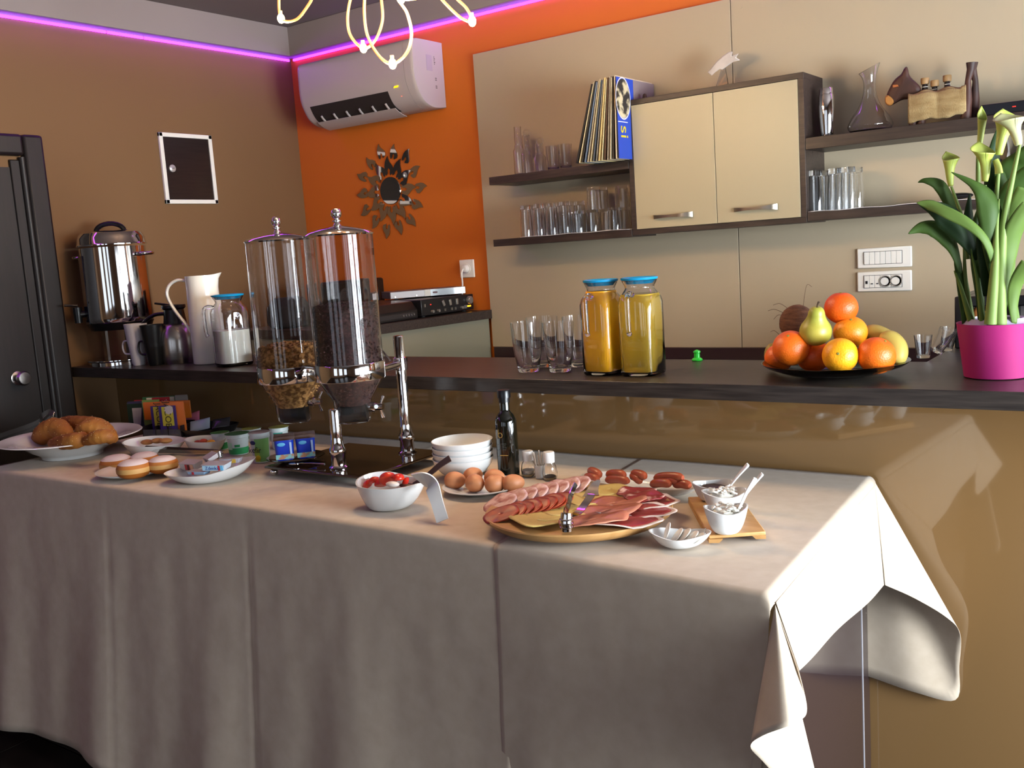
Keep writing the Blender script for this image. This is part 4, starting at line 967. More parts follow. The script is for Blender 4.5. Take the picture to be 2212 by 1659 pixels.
MB().lathe([(0, 0), (.002, 0), (.002, .002), (0, .002)], 10).build('red_lamp', mat('red_lamp', 'ff2020', .4, emit='ff2015', es=5), am, loc=(0, wA*.17, .053), rot=(0, R(90), 0))
MB().box(0, .0015, wA*.87, wA*.935, .021, .027).build('amber_lamp', mat('amber', 'ffb020', .4, emit='ffa018', es=6), am)
MB().box(0, .001, wA*.80, wA*.86, .015, .03).build('print_block', mat('amp_print', '5a5856', .6), am)
for s_ in (.04, wA-.04):
    for xx in (-.03, -.24): MB().lathe([(0, 0), (.011, 0), (.011, .0065), (0, .0065)], 12).build('foot', BLACKM, am, loc=(xx, s_, 0))
Rt = ony(1005, 622, 3.6); Lt = ony(843, 640, 3.30); d = V((Rt.x-Lt.x, Rt.y-Lt.y, 0)); Lw = d.length; an = math.atan2(d.y, d.x)-pi/2
tu = thing('tuner', 'slim silver-grey tuner lying skewed on top of the black amplifier', 'tuner', (Lt.x, Lt.y, EZ+hA+.001), rz=an)
MB().box(-.17, 0, 0, Lw, .004, .036).build('case', mat('tuner_grey', '6e6664', .35, .3), tu, bevel=.002)
MB().box(0, .0012, Lw*.45, Lw*.53, .005, .035).build('light_panel', mat('tuner_light', 'a8a298', .4), tu)
MB().box(0, .0015, Lw*.53, Lw*.995, .005, .035).build('dial_window', mat('dial_black', '1a1b1c', .12, coat=.5), tu)
MB().box(.0012, .002, Lw*.56, Lw*.62, .016, .024).build('display', mat('dial_red', '4a1418', .5), tu)
for f in (.06, .34): knob(tu, Lw*f, .012, .0035, .004)
for s_ in (.03, Lw-.03): MB().box(-.02, -.005, s_-.006, s_+.006, 0, .0045).build('foot', BLACKM, tu)
cdp = thing('cd_player', 'rounded black disc player on the ledge left of the amplifier', 'player', (La.x-.005, ya-.015, EZ), rz=R(2))
MB().loft([[V((-.26, y, 0)), V((0, y, 0)), V((0, y, .038)), V((-.03, y, .075)), V((-.2, y, .085)), V((-.26, y, .07))] for y in (-.30, -.29, -.02, -.005)]).build('case', mat('cd_black', '141213', .3, coat=.2), cdp, smooth=30, bevel=.004)
MB().box(-.0, .003, -.28, -.03, .010, .030).build('front_keys', mat('cd_keys', '2a2728', .3), cdp, bevel=.001)
for i in range(5): MB().lathe([(0, 0), (.0045, 0), (.0045, .004), (0, .004)], 12).build('button', mat('cd_btn', '55504e', .4), cdp, loc=(.003, -.11+i*.018, .02), rot=(0, R(90), 0))
bx = ony(866, 650, 3.42)
bb = thing('boombox', 'black portable stereo with round speakers at the back of the ledge', 'stereo', (-3.30, 3.56, EZ), rz=R(97))
bh = ony(866, 598, 3.42).z-EZ
MB().box(-.42, 0, -.0, .10, 0, bh).build('case', mat('boom_black', '16130f', .4), bb, bevel=.012)
for x in (-.32, -.10): MB().lathe([(0, 0), (.05, 0), (.055, .004), (.045, .006), (.04, .002), (0, .004)], 32).build('speaker_cone', mat('cone', '2c2826', .5), bb, loc=(x, 0, bh*.5), rot=(R(90), 0, 0))
t = MB().loft([sq(.085, 0), sq(.10, .02), sq(.095, .09), sq(.06, .13)]).build('black_bag', mat('black_fabric', '120f10', .9), loc=(-3.25, 2.90, EZ), bevel=.01); tag(t, 'soft black bag on the ledge seen through the left cereal tube', 'bag')
# ================================================================ BUFFET THINGS
ZL = T+.0042; ZR = T+.0075
def tz(px, py, right_=False): p = onz(px, py, T); p.z = ZR if right_ else ZL; return p
def wavy(name, lab, cat, loc, rf, hf, br, m=PORC, rz=0, th=.0035, n=56, p=1.3, q=.8, group=None, parts=None, off=lambda t: V((0, 0, 0)), foot=0.0, extra=None):
    """porcelain dish with wavy rim: rf(a) rim radius, hf(a) rim height, br base radius (function or number)"""
    t = thing(name, lab, cat, loc, rz=rz, group=group); bf = br if callable(br) else (lambda a: br)
    def rg(s, ins):
        out = []
        for i in range(n):
            a = 2*pi*i/n; r = bf(a)+(rf(a)-bf(a))*s**(1/p); z = foot+(hf(a)-foot)*s**p
            if ins: r = max(.001, r-th*(.6+.4*s)); z = max(z, foot+th*1.1) if s < .3 else z
            o = off(s); out.append(V((r*cos(a)+o.x, r*sin(a)+o.y, z+o.z)))
        return out
    S_ = [0, .05, .15, .3, .5, .7, .85, 1]
    secs = [rg(s, False) for s in S_]+[rg(s, True) for s in S_[::-1][:-1]]
    mb = MB(); 
    base = [V((q_.x*.92, q_.y*.92, 0)) for q_ in rg(0, False)]
    mb.loft([base]+secs+[[V((q_.x*.85, q_.y*.85, foot+th)) for q_ in rg(0, True)]])
    mb.build('dish', m, t, smooth=50); return t
# ---- bread bowl
rimc = V((0, 0, 0)); pb_ = tz(155, 1004); k = mpp(pb_); yc = pb_.y+60*k; cx_ = ony(157, 975, yc).x
bc = V((cx_, yc, ZL)); zr = ony(158, 942, yc).z-ZL; k = mpp(bc)
bw = thing('bread_bowl', 'large white wide-rimmed bowl of golden bread crescents at the left end of the buffet', 'bowl', bc)
R1 = 146*k
MB().lathe([(0, .004), (50*k, .004), (54*k, 0), (62*k, 0), (62*k, .006), (66*k, .014), (85*k, zr*.45), (104*k, zr*.82), (113*k, zr*.90), (R1*.97, zr*.985), (R1, zr), (R1*.985, zr+.003), (112*k, zr*.90+.005), (100*k, zr*.82), (80*k, zr*.45), (60*k, .018), (0, .014)], 72).build('dish', PORC, bw)
BR = mat('bread_crust', '7c4616', .65, noise_=('a8702c', 14, (1, 1, 1), .35, .7), bump=.6, bscale=120)
def crescent(lab, pts, r0):
    P = spl([ony(*q) for q in pts], 7); n = len(P); c0 = P[n//2].copy(); kk = mpp(c0)
    rad = [r0*kk*(.28+.72*sin(pi*(.06+.88*i/(n-1)))**.8)*(1+.05*sin(i*2.2)) for i in range(n)]
    t = thing('bread_roll', lab, 'bread', c0, group='bread crescents in the white bowl')
    MB().tube([q-c0 for q in P], rad, 18).build('crust', BR, t, sub=1)
    mb = MB()
    for _ in range(46):
        i = random.randrange(3, n-3); a = random.uniform(-.2, pi+.2); tdir = (P[i+1]-P[i-1]).normalized(); s_ = tdir.cross(V((0, 0, 1))).normalized(); u_ = s_.cross(tdir)
        c = P[i]-c0+(s_*cos(a)+u_*sin(a))*rad[i]*1.0; mb.ell(c, .0019, .0013, .001, 6)
    sd = mb.build('sesame', mat('sesame', 'c8a870', .7), t); sd['kind'] = 'stuff'
y = yc
crescent('crescent roll at the left of the bread bowl', [(82, 958, y-.02), (95, 937, y-.03), (125, 925, y-.02), (150, 945, y-.03)], 24)
crescent('big crescent roll arching over the right half of the bread', [(168, 940, y-.05), (190, 927, y-.03), (222, 932, y), (248, 952, y+.02)], 23)
crescent('crescent roll in front at the centre of the bowl', [(110, 958, y-.09), (140, 955, y-.10), (172, 950, y-.09), (180, 942, y-.06)], 18)
crescent('crescent roll at the right front of the bowl', [(180, 955, y-.08), (205, 946, y-.08), (232, 942, y-.06), (250, 950, y-.03)], 16)
crescent('crescent roll at the back of the bread pile', [(120, 925, y+.05), (140, 914, y+.05), (175, 915, y+.05), (215, 918, y+.05), (240, 930, y+.05)], 17)
# tongs on the bowl
def flatstrip(mb, pts, w, th, up=V((0, 0, 1))):
    P = spl(pts, 6); n = len(P); secs = []
    for i in range(n):
        t_ = (P[min(i+1, n-1)]-P[max(i-1, 0)]).normalized(); a = t_.cross(up).normalized(); b = a.cross(t_).normalized(); f = i/(n-1)
        ww = w(f)/2 if callable(w) else w/2
        secs.append([P[i]+a*ww+b*th, P[i]-a*ww+b*th, P[i]-a*ww-b*th, P[i]+a*ww-b*th])
    return mb.loft(secs)
y = yc+.02; o0 = ony(60, 925, y)
tg = thing('serving_tongs', 'metal serving tongs resting across the back of the bread bowl', 'tongs', o0)
def Q(px, py, yy): return ony(px, py, yy)-o0
flatstrip(MB(), [Q(-30, 952, y-.02), Q(0, 942, y-.02), Q(50, 925, y), Q(84, 911, y), Q(92, 898, y), Q(105, 890, y), Q(116, 895, y)], .022, .0008, V((.6, -.6, .5))).build('arm', STEEL, tg)
flatstrip(MB(), [Q(-30, 965, y), Q(0, 953, y), Q(50, 935, y+.02), Q(86, 920, y+.02), Q(104, 906, y+.01), Q(116, 895, y)], .02, .0008, V((.6, -.6, .5))).build('arm', STEEL, tg)
# ---- tea bag and coffee box
p = tz(352, 946); p.y += .03; k = mpp(p)
bxo = thing('sachet_box', 'small dark box holding tea bags and coffee sticks', 'box', p, rz=R(20))
DKB = mat('box_dark', '1c1418', .4)
MB().box(-.085, .085, -.045, .055, 0, .004).build('bottom', DKB, bxo)
for a in ((-.085, -.082, -.045, .055), (.082, .085, -.045, .055), (-.0285, -.0255, -.045, .055), (.0275, .0305, -.045, .055)): MB().box(*a, .004, .045).build('divider', DKB, bxo)
MB().box(-.082, .082, .052, .055, .004, .05).build('back_wall', DKB, bxo)
MB().box(-.082, .082, -.045, -.043, .004, .032).build('front_wall', mat('box_clear', 'c8c8d0', .05, trans=.9), bxo)
def packet(name, lab, px0, px1, py0, py1, yy, col, th_=.004, cat='sachet', grp='tea bags and coffee sticks in the dark box', lean=0, rough=.35):
    a = ony(px0, py1, yy); b = ony(px1, py1, yy); t_ = ony((px0+px1)/2, py0, yy); c = (a+b)/2; w = (b-a).length; h = t_.z-c.z
    o = thing(name, lab, cat, c, rz=math.atan2(b.y-a.y, b.x-a.x)+R(30), group=grp, rot=None)
    m = mat('pk_'+col, col, rough)
    w2 = w/ .82
    MB().loft([[V((-w2/2, -th_*.1, 0)), V((w2/2, -th_*.1, 0)), V((w2/2, th_*.1, 0)), V((-w2/2, th_*.1, 0))], [V((-w2/2, -th_/2, h*.08)), V((w2/2, -th_/2, h*.08)), V((w2/2, th_/2, h*.08)), V((-w2/2, th_/2, h*.08))], [V((-w2/2, -th_/2, h*.92)), V((w2/2, -th_/2, h*.92)), V((w2/2, th_/2, h*.92)), V((-w2/2, th_/2, h*.92))], [V((-w2/2, -th_*.1, h)), V((w2/2, -th_*.1, h)), V((w2/2, th_*.1, h)), V((-w2/2, th_*.1, h))]]).build('wrapper', m, o, bevel=.0004)
    if lean: o.rotation_euler = (0, R(lean), o.rotation_euler.z)
    return o, w2, h
yb0 = p.y
o, w, h = packet('tea_box', 'dark green and red tea bag packet standing at the left of the box', 291, 309, 867, 922, yb0+.03, '22382a', .02)
MB().box(-w*.2, w*.5, -.0115, -.0105, h*.1, h*.75).build('white_print', mat('pk_white', 'b8b4b0', .5), o)
packet('tea_bag', 'red tea bag behind the white-fronted packet', 305, 322, 864, 918, yb0+.045, 'a82c28', .006)
packet('tea_bag', 'dark blue tea bag leaning in the middle of the box', 312, 326, 872, 925, yb0+.02, '1c2440', .006, lean=9)
packet('tea_bag', 'pale green tea bag in the middle of the box', 322, 341, 864, 918, yb0+.01, '6c8a40', .006)
o, w, h = packet('tea_bag', 'green tea bag with red label standing tallest at the back', 337, 384, 856, 915, yb0+.05, '1f5a28', .006)
MB().box(-w*.40, w*.26, -.0044, -.0032, h*.52, h*.97).build('white_print', mat('pk_cream', 'c8c0a4', .5), o)
lb = MB().box(-w*.27, w*.15, -.0052, -.0043, h*.66, h*.97).build('red_label', mat('pk_red', 'a01c24', .4), o)
text('Franck', w*.13, mat('pk_let', 'd8a8a8', .5), o, (-w*.06, -.0055, h*.81), (R(90), 0, 0), .0002)
packet('tea_bag', 'orange tea bag at the right side of the box', 378, 396, 868, 938, yb0-.00, 'c0682c', .008)
packet('tea_bag', 'orange topped tea bag behind the coffee sticks', 338, 390, 867, 905, yb0+.03, 'b8601c', .006)
packet('tea_bag', 'grey-white tea bag at the back right of the box', 388, 402, 853, 885, yb0+.07, '6a6258', .006)
for (x0_, x1_, ln) in ((340, 357, 3), (358, 377, -3)):
    o, w, h = packet('coffee_stick', 'purple and yellow coffee stick, '+('left' if ln > 0 else 'right')+' one at the front of the box', x0_, x1_, 877, 938, yb0-.025, '35246a', .004)
    MB().box(-w*.32, w*.34, -.0028, -.002, h*.30, h*.97).build('yellow_print', mat('pk_yellow', 'b0a83a', .5), o)
    text('JACOBS', w*.50, mat('pk_navy', '2c2a20', .5), o, (0, -.0031, h*.62), (R(90), R(90), 0), .0002)
    if ln < 0: MB().lathe([(0, 0), (w*.26, 0), (0, .0006)], 16).build('seal', mat('pk_shine', 'e8e8e8', .2, .5), o, loc=(w*.1, -.0032, h*.86), rot=(R(90), 0, 0))
# ---- black tray with sugar sachets
p = tz(458, 935); p.y -= .02
tr = thing('black_tray', 'low black tray of sugar sachets beside the tea box', 'tray', p, rz=R(4))
MB().loft([sq(.085, 0), sq(.10, .028), sq(.097, .028), sq(.083, .004)]).build('tray_body', BLACKP, tr)
def flatpk(lab, px, py, yy, L, Wd, H_, col, rz, ry=0, rx=0, grp='sugar sachets on the black tray', nm='sugar_sachet', cat='sachet', rough=.4, wr=.3):
    c = ony(px, py, yy); o = thing(nm, lab, cat, c, group=grp, rot=(R(rx), R(ry), R(rz)))
    def fn(q): return V((q.x, q.y, q.z))
    mb = MB(); nn = 12
    mb.grid(lambda u, v: V(((u-.5)*L, (v-.5)*Wd, H_/2*(sin(pi*u)*sin(pi*v))**.5+.0006*noise.noise(V((u*9, v*9, px))))), nn, nn)
    mb.grid(lambda u, v: V(((u-.5)*L, (v-.5)*Wd, -H_/2*(sin(pi*u)*sin(pi*v))**.5)), nn, nn)
    mb.build('wrapper', mat('pk_'+col, col, rough), o); return o
flatpk('pink sugar sachet lying on top at the left of the tray', 413, 903, p.y, .075, .045, .010, 'a85a6c', 25, -14, 55)
flatpk('silvery sugar sachet in the middle of the tray', 432, 918, p.y-.04, .085, .045, .014, '8a949e', 25, -10, 60, rough=.2)
flatpk('dark foil sachet at the right of the tray', 478, 913, p.y+.0, .07, .04, .01, '2c2a2c', 30, -6, 50, rough=.2)
flatpk('dark blue sachet at the left edge of the tray', 398, 915, p.y-.02, .05, .035, .01, '20243c', 30, 0, 60)
# ---- white bowl A (behind, tan biscuits) and silver tongs, bowl B
p = tz(337, 994); k = mpp(p); c = V((p.x, p.y+.045, ZL)); c.x = ony(337, 985, c.y).x; zr = ony(337, 953, c.y).z-ZL
wavy('white_bowl', 'small white slanted bowl of tan biscuits behind the doughnuts', 'bowl', c, lambda a: 66*k, lambda a: zr+.008*cos(a-R(215)), 34*k, group='white buffet bowls')
for i, (px, py) in enumerate(((318, 955), (340, 952), (358, 952))):
    q = ony(px, py, c.y); o = MB().ell((0, 0, 0), .026, .02, .009, 16).build('biscuit', mat('biscuit', 'a0703c', .8, bump=.4, bscale=90), loc=q); tag(o, ['left', 'middle', 'right'][i]+' tan biscuit in the small slanted bowl', 'biscuit', 'biscuits')
p = tz(446, 988); k = mpp(p); c2_ = V((p.x, p.y+.05, ZL)); c2_.x = ony(446, 975, c2_.y).x; zr = ony(446, 948, c2_.y).z-ZL
wavy('white_bowl', 'small white bowl of red and yellow fruit pieces left of the yogurts', 'bowl', c2_, lambda a: 44*k, lambda a: zr+.006*cos(a-R(215)), 26*k, group='white buffet bowls')
for i, (px, py, col) in enumerate(((440, 955, 'a8411c'), (456, 957, 'c08a10'), (428, 958, '9c3a20'))):
    q = ony(px, py, c2_.y-.005); o = MB().ell((0, 0, 0), .018, .014, .012, 16).build('fruit_piece', mat('fp_'+col, col, .4), loc=q); tag(o, ['red-orange', 'yellow', 'dark red'][i]+' fruit piece in the bowl beside the yogurts', 'fruit', 'fruit pieces')
y = c.y-.06; o0 = ony(385, 975, y)
tg = thing('serving_tongs', 'shiny steel tongs lying level across the bowls behind the doughnuts', 'tongs', o0)
flatstrip(MB(), [Q(292, 973, y), Q(350, 975, y), Q(420, 977, y), Q(468, 977, y), Q(477, 981, y)], lambda f: .016+.004*(1-f), .0009, V((.3, -.5, 1))).build('arm', CHROME, tg)
flatstrip(MB(), [Q(312, 966, y+.03), Q(350, 968, y+.03), Q(420, 972, y+.02), Q(468, 975, y+.01), Q(477, 981, y)], .016, .0009, V((.3, -.5, 1))).build('arm', STEELD, tg)
MB().tube([Q(473, 975, y), Q(476, 990, y)], .009, 14).build('spring', CHROME, tg)
# ---- doughnut plate
p = tz(292, 1043); k = mpp(p); c = tz(292, 1027)
dp = MB().lathe([(0, 0), (45*k, 0), (48*k, .003), (70*k, .009), (82*k, .017), (83*k, .019), (81*k, .0195), (68*k, .012), (46*k, .006), (0, .005)], 60).build('plate', PORC, loc=c); tag(dp, 'round white plate of powdered doughnuts at the front left', 'plate')
def dought(lab, px, py, yy, rpx):
    c = ony(px, py, yy); r = rpx*mpp(c); t = thing('doughnut', lab, 'doughnut', c, group='powdered doughnuts')
    def f(q): return V((q.x, q.y, q.z*(1-.10*(q.x*q.x+q.y*q.y))))
    pf = [(0, -.60), (.6, -.60), (.86, -.42), (.97, -.17)]; pm = [(.97, -.17), (.985, 0), (.97, .17)]; pt = [(.97, .17), (.86, .42), (.6, .60), (.3, .67), (0, .69)]
    DZ = .80; L = lambda P: [(a*r, b*r*DZ) for a, b in P]
    MB().lathe([(0, -.136*r)]+L(pf)[::1]+[(0, -.13*r)], 36).build('brown_bottom', mat('dough_brown', '9a5a1c', .6, bump=.2, bscale=120), t)
    MB().lathe([(0, -.136*r)]+L(pm)+[(0, .136*r)], 36).build('pale_band', mat('dough_pale', 'b88c50', .6), t)
    MB().lathe([(0, .12*r)]+L(pt), 36).build('brown_top', mat('dough_top', '9c5c20', .65, noise_=('a86a30', 6, (1, 1, 1), .4, .7), bump=.2, bscale=120), t)
    MB().lathe([(0, .69*r*DZ+.0008), (.3*r, .67*r*DZ+.0012), (.55*r, .63*r*DZ+.0012), (.74*r, .53*r*DZ+.0008), (.86*r, .42*r*DZ+.0004), (.84*r, .40*r*DZ-.001), (0, .62*r*DZ)], 36).build('icing_sugar', mat('icing_sugar', 'c4b4b4', .95, bump=.5, bscale=300), t)
dought('doughnut at the left of the plate', 252, 1003, c.y+.03, 36); dought('doughnut at the front of the plate', 289, 1013, c.y-.05, 37)
dought('doughnut at the right of the plate, half behind the leaf bowl', 352, 1004, c.y+.02, 33); dought('doughnut at the back of the plate', 312, 995, c.y+.085, 32)
# ---- leaf bowl with butter portions
p = tz(450, 1052); k = mpp(p); c = V((p.x, p.y+.055, ZL)); c.x = ony(450, 1035, c.y).x
rfl = lambda a: k*(82+26*max(0, cos(a-R(38)))**3+12*max(0, cos(a-R(218)))**6)*(1-.16*sin(a-R(38))**2)
zr = ony(400, 1003, c.y).z-ZL
wavy('leaf_bowl', 'white leaf-shaped bowl with wrapped butter and spread portions', 'bowl', c, rfl, lambda a: zr*.80+zr*.62*max(0, cos(a-R(38)))**2, lambda a: 42*k, group='white leaf bowls', p=1.5)
y = c.y
def portion(lab, px, py, yy, L, Wd, Hh, col, rz, band, txt=None, tilt=0):
    q = ony(px, py, yy); t = thing('butter_portion', lab, 'butter portion', q, group='butter and spread portions', rot=(R(tilt), 0, R(rz)))
    MB().loft([[V((x*L/2*s, yy_*Wd/2*s, z)) for x, yy_ in ((-1, -1), (1, -1), (1, 1), (-1, 1))] for s, z in ((.86, 0), (1, Hh), )]).build('tub', mat('pt_'+col, col, .4), t, bevel=.002)
    MB().box(-L/2*1.04, L/2*1.04, -Wd/2*1.04, Wd/2*1.04, Hh, Hh+.0008).build('foil_lid', mat('foil', 'b8b0b4', .3, .4), t, bevel=.0003)
    for (x0_, x1_, col2) in band: MB().box(x0_*L, x1_*L, -Wd/2*1.0-.0012, -Wd/2*.9, Hh*.12, Hh*.92).build('print', mat('pb_'+col2, col2, .4), t)
    if txt: text(txt, Hh*.8, mat('pt_blue', '1c3c86', .5), t, (-L*.05, -Wd/2-.0015, Hh*.5), (R(90), 0, 0), .0002)
portion('white portion pack with red and brown print at the left of the leaf bowl', 415, 1012, y-.00, .062, .04, .022, 'a8a4a6', 10, [(-.1, .18, 'a02430'), (.05, .16, '3a2420'), (.22, .4, 'c09078')], tilt=8)
portion('white and light blue portion pack lettered in blue at the centre of the leaf bowl', 470, 1013, y-.02, .075, .045, .018, 'b4bcc4', 22, [(-.46, .2, '9cc0d4'), (.20, .28, 'b02834'), (.3, .42, '6ab0d8')], 'Zdenka', tilt=4)
portion('silver lidded portion lying at the back of the leaf bowl', 500, 1000, y+.04, .06, .05, .014, '9c98a0', 40, [(.1, .3, 'b08c30')], tilt=-6)
portion('tilted clear portion pack on top at the back', 458, 992, y+.02, .045, .035, .014, 'a8a0a0', -15, [(-.3, .0, '8c8488')], tilt=24)
portion('blue-edged portion at the bottom front of the leaf bowl', 430, 1024, y-.04, .065, .03, .010, '88a8c4', 14, [(-.2, -.1, 'a02430')])
# ---- yogurt cups
def cup(lab, px, pyb, pyt, rpx, lidc, bands, kind_, yo=0, txt=None, logo=None):
    p = tz(px, pyb); k = mpp(p); y_ = p.y+rpx*k*.6+yo; x_ = p.x*y_/p.y; r = rpx*k; h = ony(px, pyt, y_).z-ZL
    t = thing('yogurt_cup', lab, 'yogurt', (x_, y_, ZL), group='yogurt and kefir cups')
    MB().lathe([(0, .002), (r*.70, .002), (r*.74, 0), (r*.78, .004), (r*.90, h*.80), (r*.95, h*.82), (r*.93, h*.97), (r*1.02, h*.97), (r*1.02, h*.99), (0, h*.99)], 36).build('tub', mat('yog_white', 'c8d4d4', .35), t)
    MB().lathe([(0, h*.99), (r*1.04, h*.99), (r*1.05, h*.995), (r*.9, h*1.01), (0, h*1.0)], 28).build('foil_lid', mat('lid_'+lidc, lidc, .3, .3, noise_=('8a8c6a', 20, (1, 1, 1), .5, .7)), t)
    for z0_, z1_, a0, a1, col in bands:
        def fn(u, v):
            a = R(a0)+(R(a1)-R(a0))*u; z = h*(z0_+(z1_-z0_)*v); rr = r*(.78+.12*z/(h*.80))+.0007; return V((rr*cos(a), rr*sin(a), z))
        MB().grid(fn, 20, 2).build('print', mat('yb_'+col, col, .4), t)
    if txt:
        a = R(-78); rr = r*.88+.0006
        text(txt, h*.27, mat('ink_black', '15151a', .5), t, (rr*cos(a), rr*sin(a), h*.44), (R(90), 0, a+R(90)), .0002)
        a = R(-90); MB().ell((rr*cos(a)*.99, rr*sin(a)*.99, h*.68), r*.36, r*.12, h*.07, 16).build('blue_badge', mat('badge', '16255a', .4), t)
        a = R(-62); MB().ell((rr*cos(a)*.92, rr*sin(a)*.92, h*.18), r*.3, r*.2, h*.09, 16).build('lemon_print', mat('lemonp', 'c8b420', .5), t)
    return t
cup('small green and white yogurt cup half hidden at the left of the yogurts', 480, 985, 934, 20, '3f7a44', [(.05, .42, -180, 40, '2c8c4c'), (.3, .6, -130, -80, 'b8c8a0')], 0, .05)
cup('green and white yogurt cup left of the kefir', 518, 991, 936, 26, '3a7a40', [(.05, .36, -180, 40, '34a060'), (.28, .62, -120, -75, 'a8e0c0'), (.40, .52, -60, -30, '2c9050')], 0, .02)
cup('kefir cup with yellow-green print in front of the others', 567, 1004, 933, 23, 'a8a48c', [(.05, .9, -75, 20, '7ab86a'), (.05, .5, -85, -50, 'a8cc50')], 0, .0, 'kefir')
cup('yogurt cup with teal label standing behind the blue pots', 608, 985, 922, 22, '8c9a50', [(.45, .78, -80, -20, '1f9080')], 0, .06)
cup('yogurt cup with a green foil lid in the back row', 548, 975, 925, 22, '7c8c48', [(.3, .6, -120, -60, '60b080')], 0, .10)
# ---- cereal dispenser
dx0, dx1, dy0, dy1 = -2.275, -1.865, 1.865, 2.22
cd = thing('cereal_dispenser', 'double chrome and acrylic cereal dispenser with oat flakes and chocolate cereal', 'cereal dispenser', ((dx0+dx1)/2, (dy0+dy1)/2, ZL))
ox, oy = (dx0+dx1)/2, (dy0+dy1)/2
MB().box(dx0-ox, dx1-ox, dy0-oy, dy1-oy, .024, .032).build('base_plate', mat('base_dark', '2a1c12', .05, coat=.6), cd, bevel=.003)
for x in (dx0+.02, dx1-.02):
    for y in (dy0+.02, dy1-.02): MB().ell((x-ox, y-oy, .012), .0125, seg=18).build('ball_foot', CHROME, cd)
pp = tz(883, 1003); pq = tz(756, 1030)
hP = ony(862, 728, pp.y).z-ZL
for (q, hh, r_) in ((pp, hP, .0165), (V((pq.x, 1.93, 0)), .20, .0165)):
    MB().lathe([(0, .032), (.028, .032), (.029, .036), (.022, .040), (.021, .070), (.024, .074), (.024, .088), (.019, .095), (.0165, .12), (r_, .125), (r_, hh), (r_*.9, hh+.004), (0, hh+.006)], 32).build('pole', CHROME, cd, loc=(q.x-ox, q.y-oy, 0))
FLK = mat('oat_flakes', '7c5426', .8, noise_=('c8985a', 70, (1, 1, 1), .42, .58), bump=1, bscale=130)
CHO = mat('choco_balls', '20100e', .75, noise_=('4a2c28', 110, (1, 1, 1), .4, .65), bump=.5, bscale=220)
def tubeunit(yy, pxm, pym, rpx, pys, filltop, content, kindc, side_):
    """pys: dict of photo rows"""
    c = ony(pxm, pym, yy); k = mpp(c); r = rpx*k; Z = lambda py: ony(pxm+(py-pym)*.10, py, yy).z-ZL
    X, Y = c.x-ox, yy-oy; L_ = (X, Y, 0)
    zt, zb, zl, zf, ze = Z(pys['top']), Z(pys['band0']), Z(pys['band1']), Z(pys['fun']), Z(pys['end'])
    w = .003
    MB().lathe([(r, zb), (r, zt), (r-w, zt), (r-w, zb)], 64, closed=True).build('hopper', ACRY, cd, loc=L_)
    MB().lathe([(r*1.03, zl), (r*1.04, zl+.002), (r*1.04, zb-.002), (r*1.03, zb), (r*.99, zb), (r*.99, zl)], 64, closed=True).build('band', CHROME, cd, loc=L_)
    MB().lathe([(r*.97, zl), (r*.90, zl-.01), (r*.58, zf), (r*.56, (zf+ze)/2), (r*.52, ze), (r*.44, ze-.008), (r*.42, ze-.006), (r*.5, ze+.002), (r*.56-w, (zf+ze)/2), (r*.58-w, zf), (r*.90-w, zl-.01), (r*.97-w, zl)], 48, closed=True).build('funnel', ACRY, cd, loc=L_)
    ld = MB().lathe([(r*1.02, zt), (r*1.03, zt+.004), (r*.95, zt+.010), (r*.6, zt+.020), (r*.2, zt+.027), (.012, zt+.029), (.009, zt+.034), (.008, zt+.038), (.013, zt+.041), (.013, zt+.043), (.007, zt+.046), (.007, zt+.050), (0, zt+.050), (0, zt+.0)], 64).build('lid', CHROME, cd, loc=L_)
    MB().ell((0, 0, zt+.062), .0155, seg=24).build('lid_knob', CHROME, ld)
    zc_ = Z(filltop); ri = r-w-.002
    body = MB().lathe([(0, zf+(ze-zf)*.25), (r*.5, zf+(ze-zf)*.25), (r*.53, zf), (r*.84, zl-.012), (ri*.94, zl+.004), (ri*.94, zc_-.02), (ri*.8, zc_-.006), (ri*.4, zc_), (0, zc_+.002)], 48).build('cereal_fill', content, cd, loc=L_)
    mb = MB(); rnd = random.Random(5)
    for _ in range(1500 if kindc == 'ball' else 1100):
        a = rnd.uniform(0, 2*pi); q = rnd.random()
        if q < .68:
            z = rnd.uniform(zl+.004, zc_-.012); rr = ri*.965
        elif q < .84: rr = ri*math.sqrt(rnd.random())*.95; z = zc_-.014*(rr/ri)**2+.002
        else:
            t = rnd.random(); z = zf+(zl-.014-zf)*t; rr = r*(.53+(.84-.53)*t)
        cc = V((rr*cos(a), rr*sin(a), z))
        if kindc == 'ball':
            s_ = .0034; mb.add([cc+V(d)*s_ for d in ((1, 0, 0), (-1, 0, 0), (0, 1, 0), (0, -1, 0), (0, 0, 1), (0, 0, -1))], [(0, 2, 4), (2, 1, 4), (1, 3, 4), (3, 0, 4), (2, 0, 5), (1, 2, 5), (3, 1, 5), (0, 3, 5)])
        else:
            e = Euler((rnd.uniform(-1, 1), rnd.uniform(-1, 1), a)).to_matrix(); s_ = rnd.uniform(.006, .010)
            mb.add([cc+e@V((0, cos(j*pi/3)*s_, sin(j*pi/3)*s_*.8)) for j in range(6)]+[cc+e@V((.0014, cos(j*pi/3)*s_, sin(j*pi/3)*s_*.8)) for j in range(6)], [(5, 4, 3, 2, 1, 0), (6, 7, 8, 9, 10, 11)]+[(j, (j+1) % 6, 6+(j+1) % 6, 6+j) for j in range(6)])
    st = mb.build('cereal_pieces', content, cd, loc=L_, smooth=0); st['kind'] = 'stuff'
    MB().lathe([(r*.36, 0), (r*.36, r*.8), (0, r*.8), (0, 0)], 24).build('paddle_wheel', mat('rubber', '0d0b0c', .6), cd, loc=(X-.3*r, Y-.26*r, ze+(zf-ze)*.45), rot=(0, R(90), R(36)))
